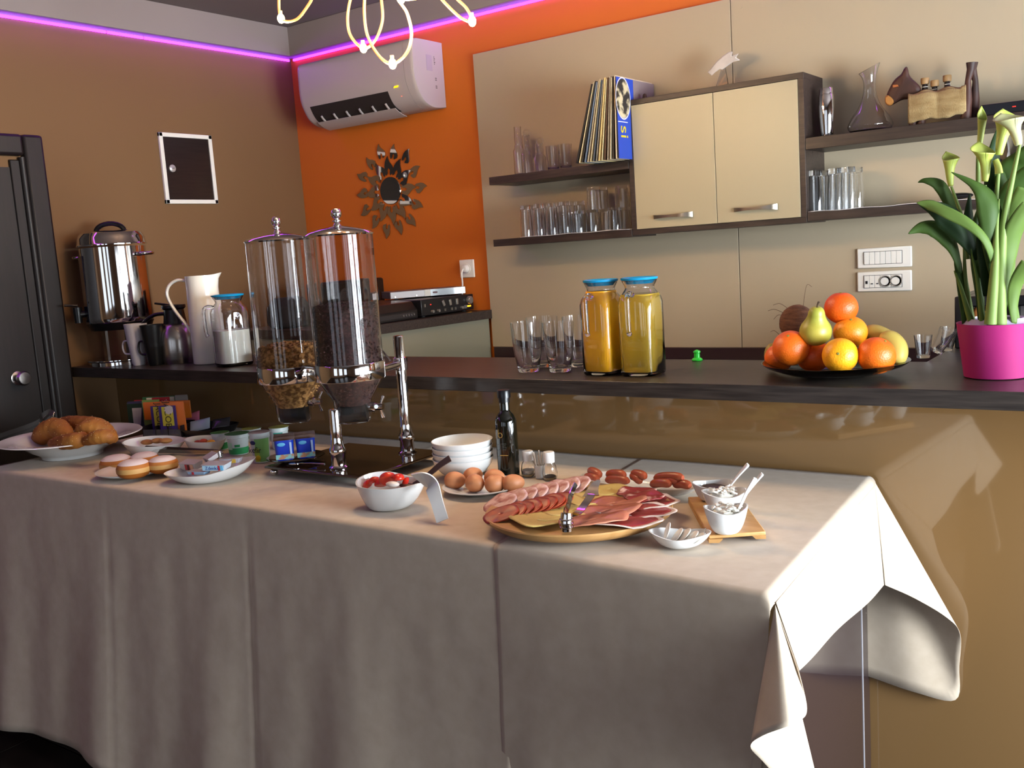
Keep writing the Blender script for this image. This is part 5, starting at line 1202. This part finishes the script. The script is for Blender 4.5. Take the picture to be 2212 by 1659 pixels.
    d = V((cos(R(20)), sin(R(20)), 0)); zk = Z(pys['knob']); a = V((X, Y, zk))
    kb = MB(); kb.tube([a+d*r*.4, a+d*r*.72], [.013, .016], 18); kb.tube([a+d*r*.72, a+d*r*.95], [.011, .009], 18)
    kn = kb.build('turn_knob', CHROME, cd)
    s1 = d.cross(V((0, 0, 1)))
    for j in range(3):
        an_ = R(50+120*j); e = (s1*cos(an_)*-1+V((0, 0, 1))*sin(an_))
        MB().tube([a+d*r*.84, a+d*r*.86+e*.018, a+d*r*.88+e*.034], [.004, .0045, .006], 10).build('prong', CHROME, kn)
    return a, r, Z, X, Y
A1 = tubeunit(2.10, 612, 640, 70, dict(top=522, band0=788, band1=822, fun=868, end=905, knob=868), 742, FLK, 'flake', 1)
A2 = tubeunit(1.985, 742, 640, 74, dict(top=510, band0=782, band1=818, fun=862, end=905, knob=880), 652, CHO, 'ball', 1)
zk = ony(857, 785, pp.y).z-ZL
MB().tube([V((pp.x-ox, pp.y-oy, zk)), V((A2[3]+A2[1]*.9*cos(R(25)), A2[4]+A2[1]*.9*sin(R(25)), zk))], .012, 14).build('bracket', CHROME, cd)
MB().lathe([(.017, -.02), (.022, -.018), (.022, .018), (.017, .02)], 24, closed=True).build('clamp', CHROME, cd, loc=(pp.x-ox, pp.y-oy, zk))
MB().tube([V((pp.x-ox-.02, pp.y-oy-.02, zk+.01)), V((pp.x-ox-.045, pp.y-oy-.03, zk+.045))], .0035, 8).build('clamp_lever', CHROME, cd)
MB().tube([V((A2[3], A2[4], zk)), V((A1[3], A1[4], zk))], .009, 12).build('bracket', CHROME, cd)
# ---- blue yogurt pots on a glass plate
gp = ony(628, 1002, 1.95)
p = tz(628, 1018); gx, gy = ony(628, 1003, 1.90).x, 1.95
gz = ZL+.033
gpl = MB().lathe([(0, 0), (.04, 0), (.042, .002), (.082, .010), (.088, .0115), (.087, .013), (.08, .0125), (.04, .0045), (0, .004)], 48).build('glass_plate', GLASS, loc=(ony(640, 1000, 1.96).x, 1.96, gz)); tag(gpl, 'small clear glass plate under the blue pots on the dispenser base', 'plate')
BLU = mat('pot_blue', '12309a', .35, noise_=('5a86c0', 26, (1, 1, 1), .60, .72))
gc = V((ony(640, 990, 1.95).x, 1.95, gz+.0145)); ang = R(48)
i = 0
for ix in range(2):
    for iy in range(2):
        ux, uy = (ix-.5)*.062, (iy-.5)*.062; x = gc.x+ux*cos(ang)-uy*sin(ang); y = gc.y+ux*sin(ang)+uy*cos(ang)
        t = thing('dessert_pot', ['front blue dessert pot of the block of four', 'left rear blue dessert pot beside the yogurt cups', 'right blue dessert pot nearest the dispenser pole', 'rear blue dessert pot hidden at the back of the block'][i], 'dessert pot', (x, y, gz+.0145), rz=ang, group='blue dessert pots'); i += 1
        MB().loft([sq(.0225, 0), sq(.026, .004), sq(.0285, .060), sq(.0285, .062)]).build('tub', BLU, t, smooth=50)
        MB().box(-.0305, .0305, -.0305, .0305, .062, .0632).build('foil_lid', mat('brown_foil', '4a3a34', .3, .3, noise_=('8c8c96', 9, (1, 1, 1), .45, .6)), t, bevel=.0006)
        MB().box(-.026, .026, -.0295, -.0272, .006, .020).build('picture_print', mat('potp', '9a6a4c', .5, noise_=('6aa0a0', 60, (1, 1, 1), .45, .55)), t)
        MB().box(.016, .022, -.0293, -.0285, .014, .055).build('side_print', mat('potw', '9ab0d8', .5), t)
        MB().ell((-.008, -.0283, .050), .012, .0015, .006, 12).build('badge', mat('potb', '4a90b8', .5), t)
p0 = ony(640, 1014, 1.88)
sp = thing('teaspoon', 'steel teaspoon lying on the dispenser base in front of the blue pots', 'spoon', (p0.x, 1.905, gz+.006), rz=R(10))
MB().ell((-.03, 0, .0), .02, .013, .004, 18).build('spoon_bowl', CHROME, sp); MB().tube([(-.012, 0, .001), (.03, 0, .003), (.08, 0, .002)], [.002, .0022, .0035], 8).build('spoon_handle', CHROME, sp)
# ---- bowl stack
p = tz(1003, 1043); k = mpp(p); h1 = .058
c = V((p.x, p.y+40*k, ZL)); c.x = ony(1003, 1030, c.y).x
r = 68*k; zt = ony(1003, 950, c.y).z-ZL; dzs = .0165; h1 = zt-3*dzs
bp_ = [(0, .003), (r*.42, .003), (r*.46, 0), (r*.50, 0), (r*.52, .004), (r*.75, h1*.3), (r*.93, h1*.65), (r*.99, h1*.95), (r, h1), (r*.975, h1+.001), (r*.965, h1*.95), (r*.90, h1*.65), (r*.72, h1*.32), (r*.5, .009), (0, .007)]
b0 = None
for i in range(4):
    if b0 is None: o = b0 = MB().lathe(bp_, 56).build('white_bowl', PORC)
    else: o = b0.copy(); COL.objects.link(o)
    o.location = c+V((.001*(i % 2), 0, dzs*i)); tag(o, ['lowest', 'second lowest', 'second highest', 'topmost'][i]+' white cereal bowl of the stack beside the oil bottle', 'bowl', 'stacked white cereal bowls')
# ---- oil bottle
p = tz(1101, 1038); k = mpp(p); c = V((p.x*(p.y+22*k)/p.y, p.y+22*k, ZL)); h = ony(1086, 842, c.y).z-ZL; r = 24*k
ob = thing('oil_bottle', 'dark olive oil bottle with black cap and small gold print', 'bottle', c)
MB().lathe([(0, .003), (r*.85, 0), (r, .004), (r, h*.60), (r*.97, h*.66), (r*.75, h*.715), (r*.5, h*.75), (r*.46, h*.79), (r*.47, h*.9), (0, h*.9)], 40).build('bottle_glass', mat('oil_glass', '0c0d08', .06, coat=.8), ob)
MB().lathe([(0, h*.86), (r*.50, h*.86), (r*.50, h*.91), (r*.60, h*.912), (r*.60, h*.99), (r*.56, h), (0, h)], 28).build('cap', BLACKP, ob)
GD = mat('gold_print', 'a8884a', .4, .4)
a = R(-74)
MB().lathe([(.0055, 0), (.0075, 0), (.0075, .0005), (.0055, .0005)], 24, closed=True).build('gold_ring', GD, ob, loc=((r+.0002)*cos(a-.25), (r+.0002)*sin(a-.25), h*.50), rot=(R(90), 0, a-.25+R(90)))
MB().box(-.007, -.0055, -.0006, 0, .0, .018).build('gold_stroke', GD, ob, loc=((r+.0002)*cos(a-.25), (r+.0002)*sin(a-.25), h*.50-.002), rot=(0, 0, a-.25+R(90)))
MB().box(-.012, .012, -.0006, .0002, 0, .0022).build('gold_line', GD, ob, loc=((r+.0002)*cos(a), (r+.0002)*sin(a), h*.265), rot=(0, 0, a+R(90)))
for i in range(4): MB().box(-.006+.001*i, .008-.002*(i % 2), -.0006, .0002, 0, .0008).build('grey_line', mat('grey_print', '55554e', .5), ob, loc=((r+.0002)*cos(a), (r+.0002)*sin(a), h*(.40-.022*i)), rot=(0, 0, a+R(90)))
# ---- salt, pepper, toothpicks
def shaker(lab, px, pyb, pyt, fill):
    p = tz(px, pyb); k = mpp(p); c = V((p.x*(p.y+.015)/p.y, p.y+.015, ZL)); h = ony(px, pyt, c.y).z-ZL; r = 16*k
    t = thing('salt_shaker', lab, 'shaker', c, group='shakers beside the toothpicks')
    MB().lathe([(0, 0), (r*.8, 0), (r*.98, .006), (r*1.05, h*.25), (r*.9, h*.48), (r*.66, h*.60), (r*.64, h*.66), (r*.64-.0015, h*.66), (r*.66-.0015, h*.6), (r*.9-.0018, h*.48), (r*1.05-.0018, h*.25), (r*.9-.0018, .007), (0, .006)], 28).build('glass_body', GLASS, t)
    MB().lathe([(0, h*.62), (r*.76, h*.62), (r*.78, h*.96), (r*.70, h), (0, h)], 28).build('cap', mat('cap_white', 'd8d4d0', .3), t)
    MB().lathe([(0, .007), (r*.85, .008), (r*.98-.002, h*fill), (0, h*fill)], 24).build('contents', mat('salt', 'c8c4be', .9) if fill > .15 else mat('pepper', '3a3028', .9), t)
shaker('salt shaker with white cap left of the toothpicks', 1143, 1034, 974, .24); shaker('pepper shaker with white cap right of the toothpicks', 1189, 1042, 976, .12)
p = tz(1167, 1040); c = V((p.x*(p.y+.02)/p.y, p.y+.02, ZL))
th = thing('toothpick_holder', 'white holder with paper-wrapped toothpicks between the shakers', 'toothpick holder', c)
MB().loft([sq(.0105, 0, 3), sq(.0125, .036, 3), sq(.0115, .036, 3), sq(.010, .003, 3)]).build('holder', PORC, th, smooth=50)
for i in range(7):
    a = i*.9; MB().tube([(.006*cos(a), .006*sin(a), .005), (.013*cos(a)-.004, .013*sin(a), .066+.004*(i % 3))], .0016, 6).build('toothpick', mat('paper_wrap', 'c8bcae', .6), th)
# ---- eggs
p = tz(1040, 1083); k = mpp(p); c = V((p.x, p.y+.075, ZL)); c.x = ony(1042, 1068, c.y).x
ep = MB().lathe([(0, 0), (50*k, 0), (54*k, .003), (70*k, .009), (88*k, .015), (89*k, .0175), (87*k, .018), (68*k, .0125), (52*k, .006), (0, .005)], 60).build('plate', PORC, loc=c); tag(ep, 'round white plate carrying six brown eggs', 'plate')
EGG = mat('egg_shell', 'b4744c', .5, noise_=('c08258', 30, (1, 1, 1), .4, .7), bump=.05, bscale=500, sss=.06)
e0 = None
for i, (px, py, dy_, rz, lab) in enumerate(((984, 1049, -.028, 20, 'leftmost egg on the plate'), (1023, 1039, .03, 80, 'egg at the back, second from the left'), (1027, 1050, -.035, -20, 'front egg in the middle of the plate'), (1069, 1038, .032, 10, 'rear egg right of centre, mostly hidden'), (1071, 1049, -.02, 60, 'front egg right of centre'), (1109, 1042, .0, 45, 'rightmost egg on the plate'))):
    q = ony(px, py, c.y+dy_); r = 21.5*mpp(q)
    if e0 is None:
        o = e0 = MB().ell((0, 0, 0), .0285, .0228, .0228, 32, fn=lambda q_: V((q_.x, q_.y*(1-.13*q_.x), q_.z*(1-.13*q_.x)))).build('egg', EGG)
    else: o = e0.copy(); COL.objects.link(o)
    o.location = (q.x, q.y, ZL+.0065+.0228); s_ = 1.03; o.scale = (s_, s_, s_); o.rotation_euler = (0, R(-4), R(rz)); tag(o, 'brown '+lab, 'egg', 'brown eggs')
# ---- tomato bowl with ribbon handle
p = tz(838, 1110); k = mpp(p); c = V((p.x, p.y+.04, ZL)); c.x = ony(840, 1095, c.y).x; hb = ony(820, 1032, c.y).z-ZL
ax_ = R(10)     # long axis roughly along the picture
rfb = lambda a: k*(66+30*max(0, cos(a-ax_))**2+8*max(0, -cos(a-ax_))**3)*(1-.10*abs(sin(a-ax_)))
hfb = lambda a: hb*(.86+.20*max(0, cos(a-R(150)))**2+.10*max(0, cos(a-ax_))**4)
tbw = wavy('tomato_bowl', 'white bowl with a curled ribbon handle, filled with tomatoes', 'bowl', c, rfb, hfb, lambda a: 38*k, p=1.4, th=.004)
def QT(px, py, yy): return ony(px, py, yy)-c
hs = [QT(905, 1038, c.y-.025), QT(918, 1036, c.y-.03), QT(931, 1046, c.y-.035), QT(941, 1075, c.y-.05), QT(950, 1105, c.y-.062), QT(956, 1125, c.y-.068)]
flatstrip(MB(), hs, lambda f: (46-20*min(1, f*1.5))*k, .0022, V((-.45, .6, .3))).build('ribbon_handle', PORC, tbw, smooth=50)
TOM = mat('tomato', 'b81c10', .2, noise_=('c83a1c', 6, (1, 1, 1), .4, .7), coat=.3, sss=.05)
for i, (px, py, rp, lab) in enumerate(((838, 1036, 19, 'large tomato half on top of the bowl'), (808, 1040, 13, 'tomato wedge at the left of the bowl'), (861, 1033, 13, 'tomato wedge at the right of the pile'), (822, 1046, 13, 'tomato piece low at the front'), (795, 1046, 11, 'pale tomato piece against the left side'), (878, 1044, 12, 'dark tomato piece near the spoon'))):
    q = ony(px, py, c.y-.005+.01*(i % 2)); kk = mpp(q)
    o = MB().ell((0, 0, 0), rp*kk*1.15, rp*kk, rp*kk*.8, 24, fn=lambda z: V((z.x, z.y, max(z.z, -.35)))).build('tomato_piece', TOM, loc=q, rot=(R(20*(i-2)), R(-25+15*i), i)); tag(o, lab, 'tomato', 'tomato pieces')
q = ony(848, 1046, c.y-.04); o = MB().ell((0, 0, 0), .02, .012, .007, 18).build('mozzarella_piece', mat('mozz', 'd8ccc4', .4), loc=q); tag(o, 'white cheese piece beneath the tomatoes', 'cheese')
q = ony(905, 1043, c.y-.01)
s_ = thing('salad_spoon', 'dark brown salad spoon standing in the tomato bowl', 'spoon', q)
flatstrip(MB(), [ony(893, 1047, c.y)-q, ony(920, 1030, c.y+.01)-q, ony(950, 1005, c.y+.02)-q, ony(972, 990, c.y+.03)-q], lambda f: (8+6*f)*k, .002, V((.5, -.6, .5))).build('spoon_handle', mat('spoon_brown', '3a2622', .4), s_)
MB().ell(ony(880, 1049, c.y)-q, .024, .015, .006, 16).build('spoon_bowl', mat('spoon_brown', '3a2622', .4), s_)
# ---- sausage dish
p = tz(1385, 1082, True); k = mpp(p); c = V((ony(1378, 1055, p.y+.06).x, p.y+.062, ZR)); L_ = 140*k
axs = R(-6)
sd = wavy('sausage_dish', 'long oval white dish of small sausages behind the meat board', 'dish', c, lambda a: 1/math.sqrt((cos(a-axs)/(L_*1.10))**2+(sin(a-axs)/(.068))**2), lambda a: .026, lambda a: .75/math.sqrt((cos(a-axs)/(L_*.95))**2+(sin(a-axs)/(.050))**2), p=1.3, th=.0035)
SAU = mat('sausage', '8c3a20', .38, noise_=('a24e30', 5, (1, 1, 1), .4, .7), coat=.25, bump=.1, bscale=80)
sa = [((1272, 1017), (1298, 1029), 'sausage at the far left of the dish'), ((1264, 1031), (1293, 1037), 'sausage low at the left rim'), ((1310, 1026), (1352, 1027), 'sausage lying level left of centre'), ((1365, 1024), (1396, 1031), 'rear sausage of the crossed pair'), ((1364, 1028), (1385, 1042), 'front sausage of the crossed pair'), ((1308, 1037), (1360, 1040), 'sausage in the lower layer left of centre'), ((1412, 1033), (1478, 1032), 'long sausage at the right, on top'), ((1418, 1038), (1467, 1041), 'sausage at the right front'), ((1405, 1047), (1450, 1046), 'sausage in the lower layer at centre right'), ((1455, 1047), (1492, 1050), 'sausage at the right end of the lower layer')]
for (a, b, lab) in sa:
    low = 'low' in lab; za = c.y+(-.0 if low else .01); P0 = ony(*a, za+.012); P1 = ony(*b, za-.014); m_ = (P0+P1)/2; r = 10.0*k; d = (P1-P0)/2*.92
    mb = MB(); n_ = 12; pts = []; rs = []
    for i in range(n_+1):
        f = -1+2*i/n_; pts.append(d*f+V((0, 0, .004*(1-f*f)))); rs.append(r*max(.25, (1-abs(f)**7))**.5)
    o = mb.tube(pts, rs, 16).build('sausage', SAU, loc=m_); tag(o, lab, 'sausage', 'small sausages in the oval dish')
# ---- meat board
p = tz(1250, 1165, True); k = mpp(p); Rb = 203*k*1.0
zt = .032; c = onz(1249, 1097, ZR+zt); c.z = ZR; k = mpp(c); Rb = 202*k
mb_ = thing('meat_board', 'round wooden turntable board covered with sliced meats and cheese', 'board', c)
WB = mat('light_wood', 'a87c48', .45, noise_=('b88c58', 5, (1, 10, 1), .35, .7))
MB().lathe([(0, .006), (Rb*.80, .006), (Rb*.93, .012), (Rb*.985, .022), (Rb, .029), (Rb*.99, zt), (0, zt)], 80).build('board_disc', WB, mb_, smooth=40)
MB().lathe([(0, 0), (Rb*.5, 0), (Rb*.5, .006), (0, .006)], 40).build('foot', WB, mb_)
def onb(px, py, z=0): q = onz(px, py, ZR+zt+z); return q
def slice_(name, lab, cat, grp, px, py, z, rx_, ry_, rz, m, tilt=(0, 0), shape='disc', wav=.002, th=.0016, rim=None, n=28):
    q = onb(px, py, z); o = thing(name, lab, cat, q, group=grp, rot=(R(tilt[0]), R(tilt[1]), R(rz)))
    seed = px*.13+py*.07
    def pt(a, f):
        ca, sa_ = cos(a), sin(a)
        if shape == 'rect': d = (abs(ca)**6+abs(sa_)**6)**(1/6); ca, sa_ = ca/d, sa_/d
        w_ = 1+(.07*noise.noise(V((ca*2+seed, sa_*2, 0))) if shape == 'ham' else .02*noise.noise(V((ca*3+seed, sa_*3, 0))))
        x, y = ca*rx_*f*w_, sa_*ry_*f*w_; z_ = wav*(f**2)*(sin(a*3+seed)+.6*sin(a*5+2*seed))+(.002*noise.noise(V((x*60, y*60, seed))) if shape == 'ham' else 0)
        return V((x, y, z_))
    mbx = MB(); mbx.grid(lambda u, v: pt(u*2*pi, .02+v*.98*(.86 if rim else 1)), n, 6, wrapu=True)
    mbx.build('slice_face', m, o, smooth=60, solid=th)
    if rim:
        mr = MB(); mr.grid(lambda u, v: pt(u*2*pi, .86+.14*v), n, 2, wrapu=True); mr.build('fat_rim', rim, o, smooth=60, solid=th*1.1)
    return o
PALE = mat('pale_salami', '9a5850', .5, noise_=('c8a49c', 34, (1, 1, 1), .42, .58)); RED = mat('spicy_salami', '7a200e', .45, noise_=('a03c14', 45, (1, 1, 1), .4, .62), coat=.15)
CHS = mat('sliced_cheese', 'c2a860', .42, sss=.1); HAMM = mat('ham', '9c5238', .4, noise_=('b87a60', 9, (1, 1, 1), .35, .7), coat=.2, sss=.05); PRO = mat('prosciutto', '7c1e1a', .38, noise_=('963430', 12, (1, 3, 1), .35, .7), coat=.25); FAT = mat('fat_edge', 'cbb5a8', .5, sss=.1)
MARB = mat('marbled_ham', '7c2420', .42, noise_=('c8a090', 30, (1, 1, 1), .56, .64), coat=.2)
ordn = ['first', 'second', 'third', 'fourth', 'fifth', 'sixth', 'seventh', 'eighth', 'ninth']
for i in range(8):
    f = i/7; slice_('salami_slice', ordn[i]+' pale marbled salami slice from the left in the back fan', 'salami', 'pale salami slices', 1080+(1240-1080)*f, 1086-38*f**.8, .005+.0015*i, .042, .042, 20, PALE, (16, -14), wav=.0015)
for i in range(8):
    f = i/7; slice_('salami_slice', ordn[i]+' spicy red salami slice from the left in the front fan', 'salami', 'red salami slices', 1082+(1200-1082)*f, 1110-28*f, .010+.0014*i, .042, .038, 20, RED, (14, -12), wav=.0012)
for i in range(7):
    f = i/6; slice_('cheese_slice', ordn[6-i]+' yellow cheese slice counted from the board front', 'cheese', 'yellow cheese slices', 1318-(1318-1172)*f, 1057+(1118-1057)*f, .004+.0012*i, .062-.012*(1-f), .062-.010*(1-f), 58, CHS, (-1, 1.5), 'rect', .0004)
for i, (px, py, rx_, ry_, rz, lab) in enumerate(((1392, 1085, .085, .060, 60, 'rear prosciutto slice with broad white fat edge at the board right'), (1375, 1104, .09, .06, 40, 'middle dark red prosciutto slice at the board right'), (1345, 1124, .09, .046, 32, 'front prosciutto slice along the board rim'))):
    slice_('prosciutto_slice', lab, 'ham', 'prosciutto slices', px, py, .003+.0024*i, rx_, ry_, rz, PRO, (0, 2), 'ham', .003, rim=FAT)
for i, (px, py, lab) in enumerate(((1375, 1062, 'rear marbled cured slice'), (1392, 1072, 'marbled cured slice on the prosciutto'))):
    slice_('cured_slice', lab+' at the back right of the board', 'ham', 'marbled cured slices', px, py, .010+.003*i, .048, .034, 40, MARB, (5, 0), 'ham', .003)
for i, (px, py, rx_, ry_, rz, lab) in enumerate(((1322, 1088, .085, .050, 52, 'rear pink ham slice beside the cheese'), (1308, 1104, .085, .044, 50, 'middle pink ham slice under the tongs'), (1282, 1122, .075, .042, 42, 'front pink ham slice near the board rim'))):
    slice_('ham_slice', lab, 'ham', 'pink ham slices', px, py, .010+.003*i, rx_, ry_, rz, HAMM, (0, -3), 'ham', .004)
# tongs on the board
q = onb(1224, 1140, .012)
tg = thing('serving_tongs', 'polished steel tongs standing on the meats with open claws', 'tongs', q)
def QB(px, py, dy): return ony(px, py, q.y+dy)-q
MB().tube([V((0, 0, -.006)), V((0, .0, .014)), V((0, .004, .030))], [.0125, .0135, .012], 20).build('spring_joint', CHROME, tg)
for i in range(3): MB().lathe([(.0128, 0), (.0148, .0015), (.0148, .003), (.0128, .0045)], 24, closed=True).build('spring_coil', CHROME, tg, loc=(0, .001, .0+.008*i))
flatstrip(MB(), [V((-.004, .002, .026)), QB(1222, 1104, .03), QB(1228, 1090, .06), QB(1234, 1068, .10), QB(1244, 1045, .13)], lambda f: .016-.006*f, .0011, V((1, -.3, .2))).build('arm', CHROME, tg)
flatstrip(MB(), [V((.006, .002, .024)), QB(1248, 1108, .04), QB(1266, 1086, .09), QB(1277, 1070, .12), QB(1282, 1062, .14)], lambda f: .017, .0011, V((.2, -.6, 1))).build('arm', CHROME, tg)
cw = MB(); P_ = [QB(1276, 1072, .12), QB(1283, 1052, .15), QB(1295, 1038, .17)]
flatstrip(cw, P_, lambda f: .038*(1-f*.85), .0012, V((.2, -.9, .3))); cw.build('claw', CHROME, tg)
# ---- bamboo tray with three little bowls
c0 = [tz(*q_, True) for q_ in ((1487, 1094), (1598, 1092), (1655, 1172), (1532, 1181))]
cc = sum(c0, V())/4; 
bt = thing('bamboo_tray', 'small light bamboo serving board under the three white bowls', 'tray', cc)
hh = .016
vs = [V((q_.x-cc.x, q_.y-cc.y, 0)) for q_ in c0]
MB().loft([[V((v.x, v.y, hh*.5)) for v in vs], [V((v.x, v.y, hh)) for v in vs]]).build('board_top', WB, bt, bevel=.002)
for (a_, b_) in ((0, 3), (1, 2)):
    e = (vs[b_]-vs[a_]); sd_ = (vs[1]-vs[0]).normalized()*.02*(1 if a_ == 0 else -1)
    MB().loft([[V((v.x, v.y, 0)) for v in (vs[a_], vs[b_], vs[b_]+sd_, vs[a_]+sd_)], [V((v.x, v.y, hh*.5)) for v in (vs[a_], vs[b_], vs[b_]+sd_*1.4, vs[a_]+sd_*1.4)]]).build('runner', WB, bt)
def smallbowl(lab, px, pyb, pyt, rpx, yo, lift=.3, fillm=None, fills=()):
    p = onz(px, pyb, ZR+hh); k = mpp(p); c = V((p.x*(p.y+.03+yo)/p.y, p.y+.03+yo, ZR+hh+.0006)); h = ony(px, pyt, c.y).z-c.z; r = rpx*k
    rf_ = lambda a: r*(1+.10*abs(cos(a-R(35)))**3); hf_ = lambda a: h*(.84+.16*abs(cos(a-R(35)))**2.2)
    t = wavy('sauce_bowl', lab, 'bowl', c, rf_, hf_, r*.45, p=1.5, th=.003, group='three white bowls on the bamboo board')
    return c, h, r
CUR = mat('white_cheese', 'd4d0c6', .6, noise_=('e0dcd0', 30, (1, 1, 1), .4, .6), bump=.6, bscale=120, sss=.1)
SALT_ = []
cA = smallbowl('rear white bowl on the bamboo board with dark filling', 1541, 1110, 1040, 42, .075)
cB = smallbowl('middle white bowl on the bamboo board with white cheese', 1566, 1122, 1058, 45, .025)
cC = smallbowl('front white bowl on the bamboo board heaped with crumbled cheese', 1570, 1159, 1092, 44, -.005)
def heap(cc_, m, name, lab, n_, hmul=.95, pieces=True, seed=1):
    c_, h_, r_ = cc_; rnd = random.Random(seed); t = thing(name, lab, 'cheese' if m is CUR else 'spread', c_+V((0, 0, h_*.3)))
    MB().ell((0, 0, h_*.2), r_*.82, r_*.82, h_*.42*hmul, 24, fn=lambda q_: q_*(1+.12*noise.noise(q_*3+V((seed, 0, 0))))).build('mound', m, t)
    if pieces:
        mbx = MB()
        for _ in range(n_):
            a = rnd.uniform(0, 2*pi); rr = r_*.7*math.sqrt(rnd.random()); mbx.ell((rr*cos(a), rr*sin(a), h_*(.5+.16*rnd.random())*hmul), rnd.uniform(.004, .008), rnd.uniform(.003, .006), rnd.uniform(.0015, .0035), 8, fn=lambda q_, e_=rnd.random()*9: q_*(1+.9*noise.noise(q_*1.7+V((e_, 0, 0)))))
        o = mbx.build('crumbs', m, t); o['kind'] = 'stuff'
heap(cC, CUR, 'crumbled_cheese', 'crumbled white cheese heaped in the front bowl', 46, 1.1, seed=3)
heap(cB, CUR, 'crumbled_cheese', 'white cheese curds in the middle bowl', 36, 1.1, seed=5)
heap(cA, mat('olive_spread', '3a342a', .4), 'olive_spread', 'dark olive filling in the rear bowl', 0, .8, False, seed=7)
def pspoon(lab, tip, mid, end, yy, dy2):
    q0 = ony(*tip, yy); t = thing('porcelain_spoon', lab, 'spoon', q0, group='white porcelain spoons')
    a, b, e = V((0, 0, 0)), ony(*mid, yy+dy2*.5)-q0, ony(*end, yy+dy2)-q0; kk = mpp(q0)
    P_ = spl([a, b, e], 8); n_ = len(P_)
    MB().tube(P_, [kk*(6+4.5*(i/(n_-1))**2)*(1 if i < n_-1 else .8) for i in range(n_)], 14, flat=.45).build('spoon_handle', PORC, t)
    MB().ell(a+(a-b).normalized()*.012, .014, .011, .006, 16).build('spoon_bowl', PORC, t)
    d = (_f*-1)*.0045
    hp2 = b+(e-b)*.86; MB().ell(hp2+V((.5, -.8, .2)).normalized()*.0035, .0016, .0016, .0016, 8).build('hole', BLACKP, t)
pspoon('porcelain spoon standing in the rear bowl', (1570, 1058), (1592, 1030), (1616, 1003), cA[0].y, .02)
pspoon('porcelain spoon behind, in the middle bowl', (1598, 1085), (1625, 1050), (1647, 1023), cB[0].y, .02)
pspoon('porcelain spoon in the front cheese bowl', (1597, 1098), (1614, 1062), (1632, 1033), cC[0].y, .015)
# ---- leaf bowl with butter slices
p = tz(1470, 1199, True); k = mpp(p); c = V((p.x, p.y+.035, ZR)); c.x = ony(1468, 1185, c.y).x
zr = ony(1420, 1143, c.y).z-ZR
rfl = lambda a: k*(58+14*max(0, cos(a-R(15)))**3+10*max(0, cos(a-R(200)))**4)*(1-.22*abs(sin(a-R(15))))
wavy('leaf_bowl', 'small white leaf-shaped bowl of sliced white cheese at the cloth front', 'bowl', c, rfl, lambda a: zr*.78+zr*.30*abs(cos(a-R(15)))**2, lambda a: 26*k, group='white leaf bowls', p=1.5, th=.003)
for i, (px, py, ry, lab) in enumerate(((1441, 1147, -70, 'upright torn white cheese slice at the left of the leaf bowl'), (1462, 1157, -50, 'second white cheese slice from the left'), (1477, 1156, -42, 'middle white cheese slice leaning right'), (1492, 1160, -35, 'fourth white cheese slice in the leaf bowl'), (1506, 1163, -30, 'rightmost white cheese slice in the leaf bowl'))):
    q = ony(px, py, c.y-.004); o = MB().ell((0, 0, 0), .0195, .015, .0032, 24, fn=lambda z: V((z.x*(1+.06*noise.noise(V((z.x*3, z.y*3, i)))), z.y, z.z*1.0))).build('cheese_slice', mat('white_slice', 'd8d0c4', .5, sss=.15), loc=q, rot=(R(10), R(ry), R(25))); tag(o, lab, 'cheese', 'white cheese slices')
q = ony(1522, 1157, c.y); fk = thing('small_fork', 'tiny steel fork sticking out of the leaf bowl', 'fork', q)
MB().tube([(-.006, 0, -.006), (0, 0, .004), (.003, 0, .016)], .0009, 6).build('fork_handle', STEEL, fk)
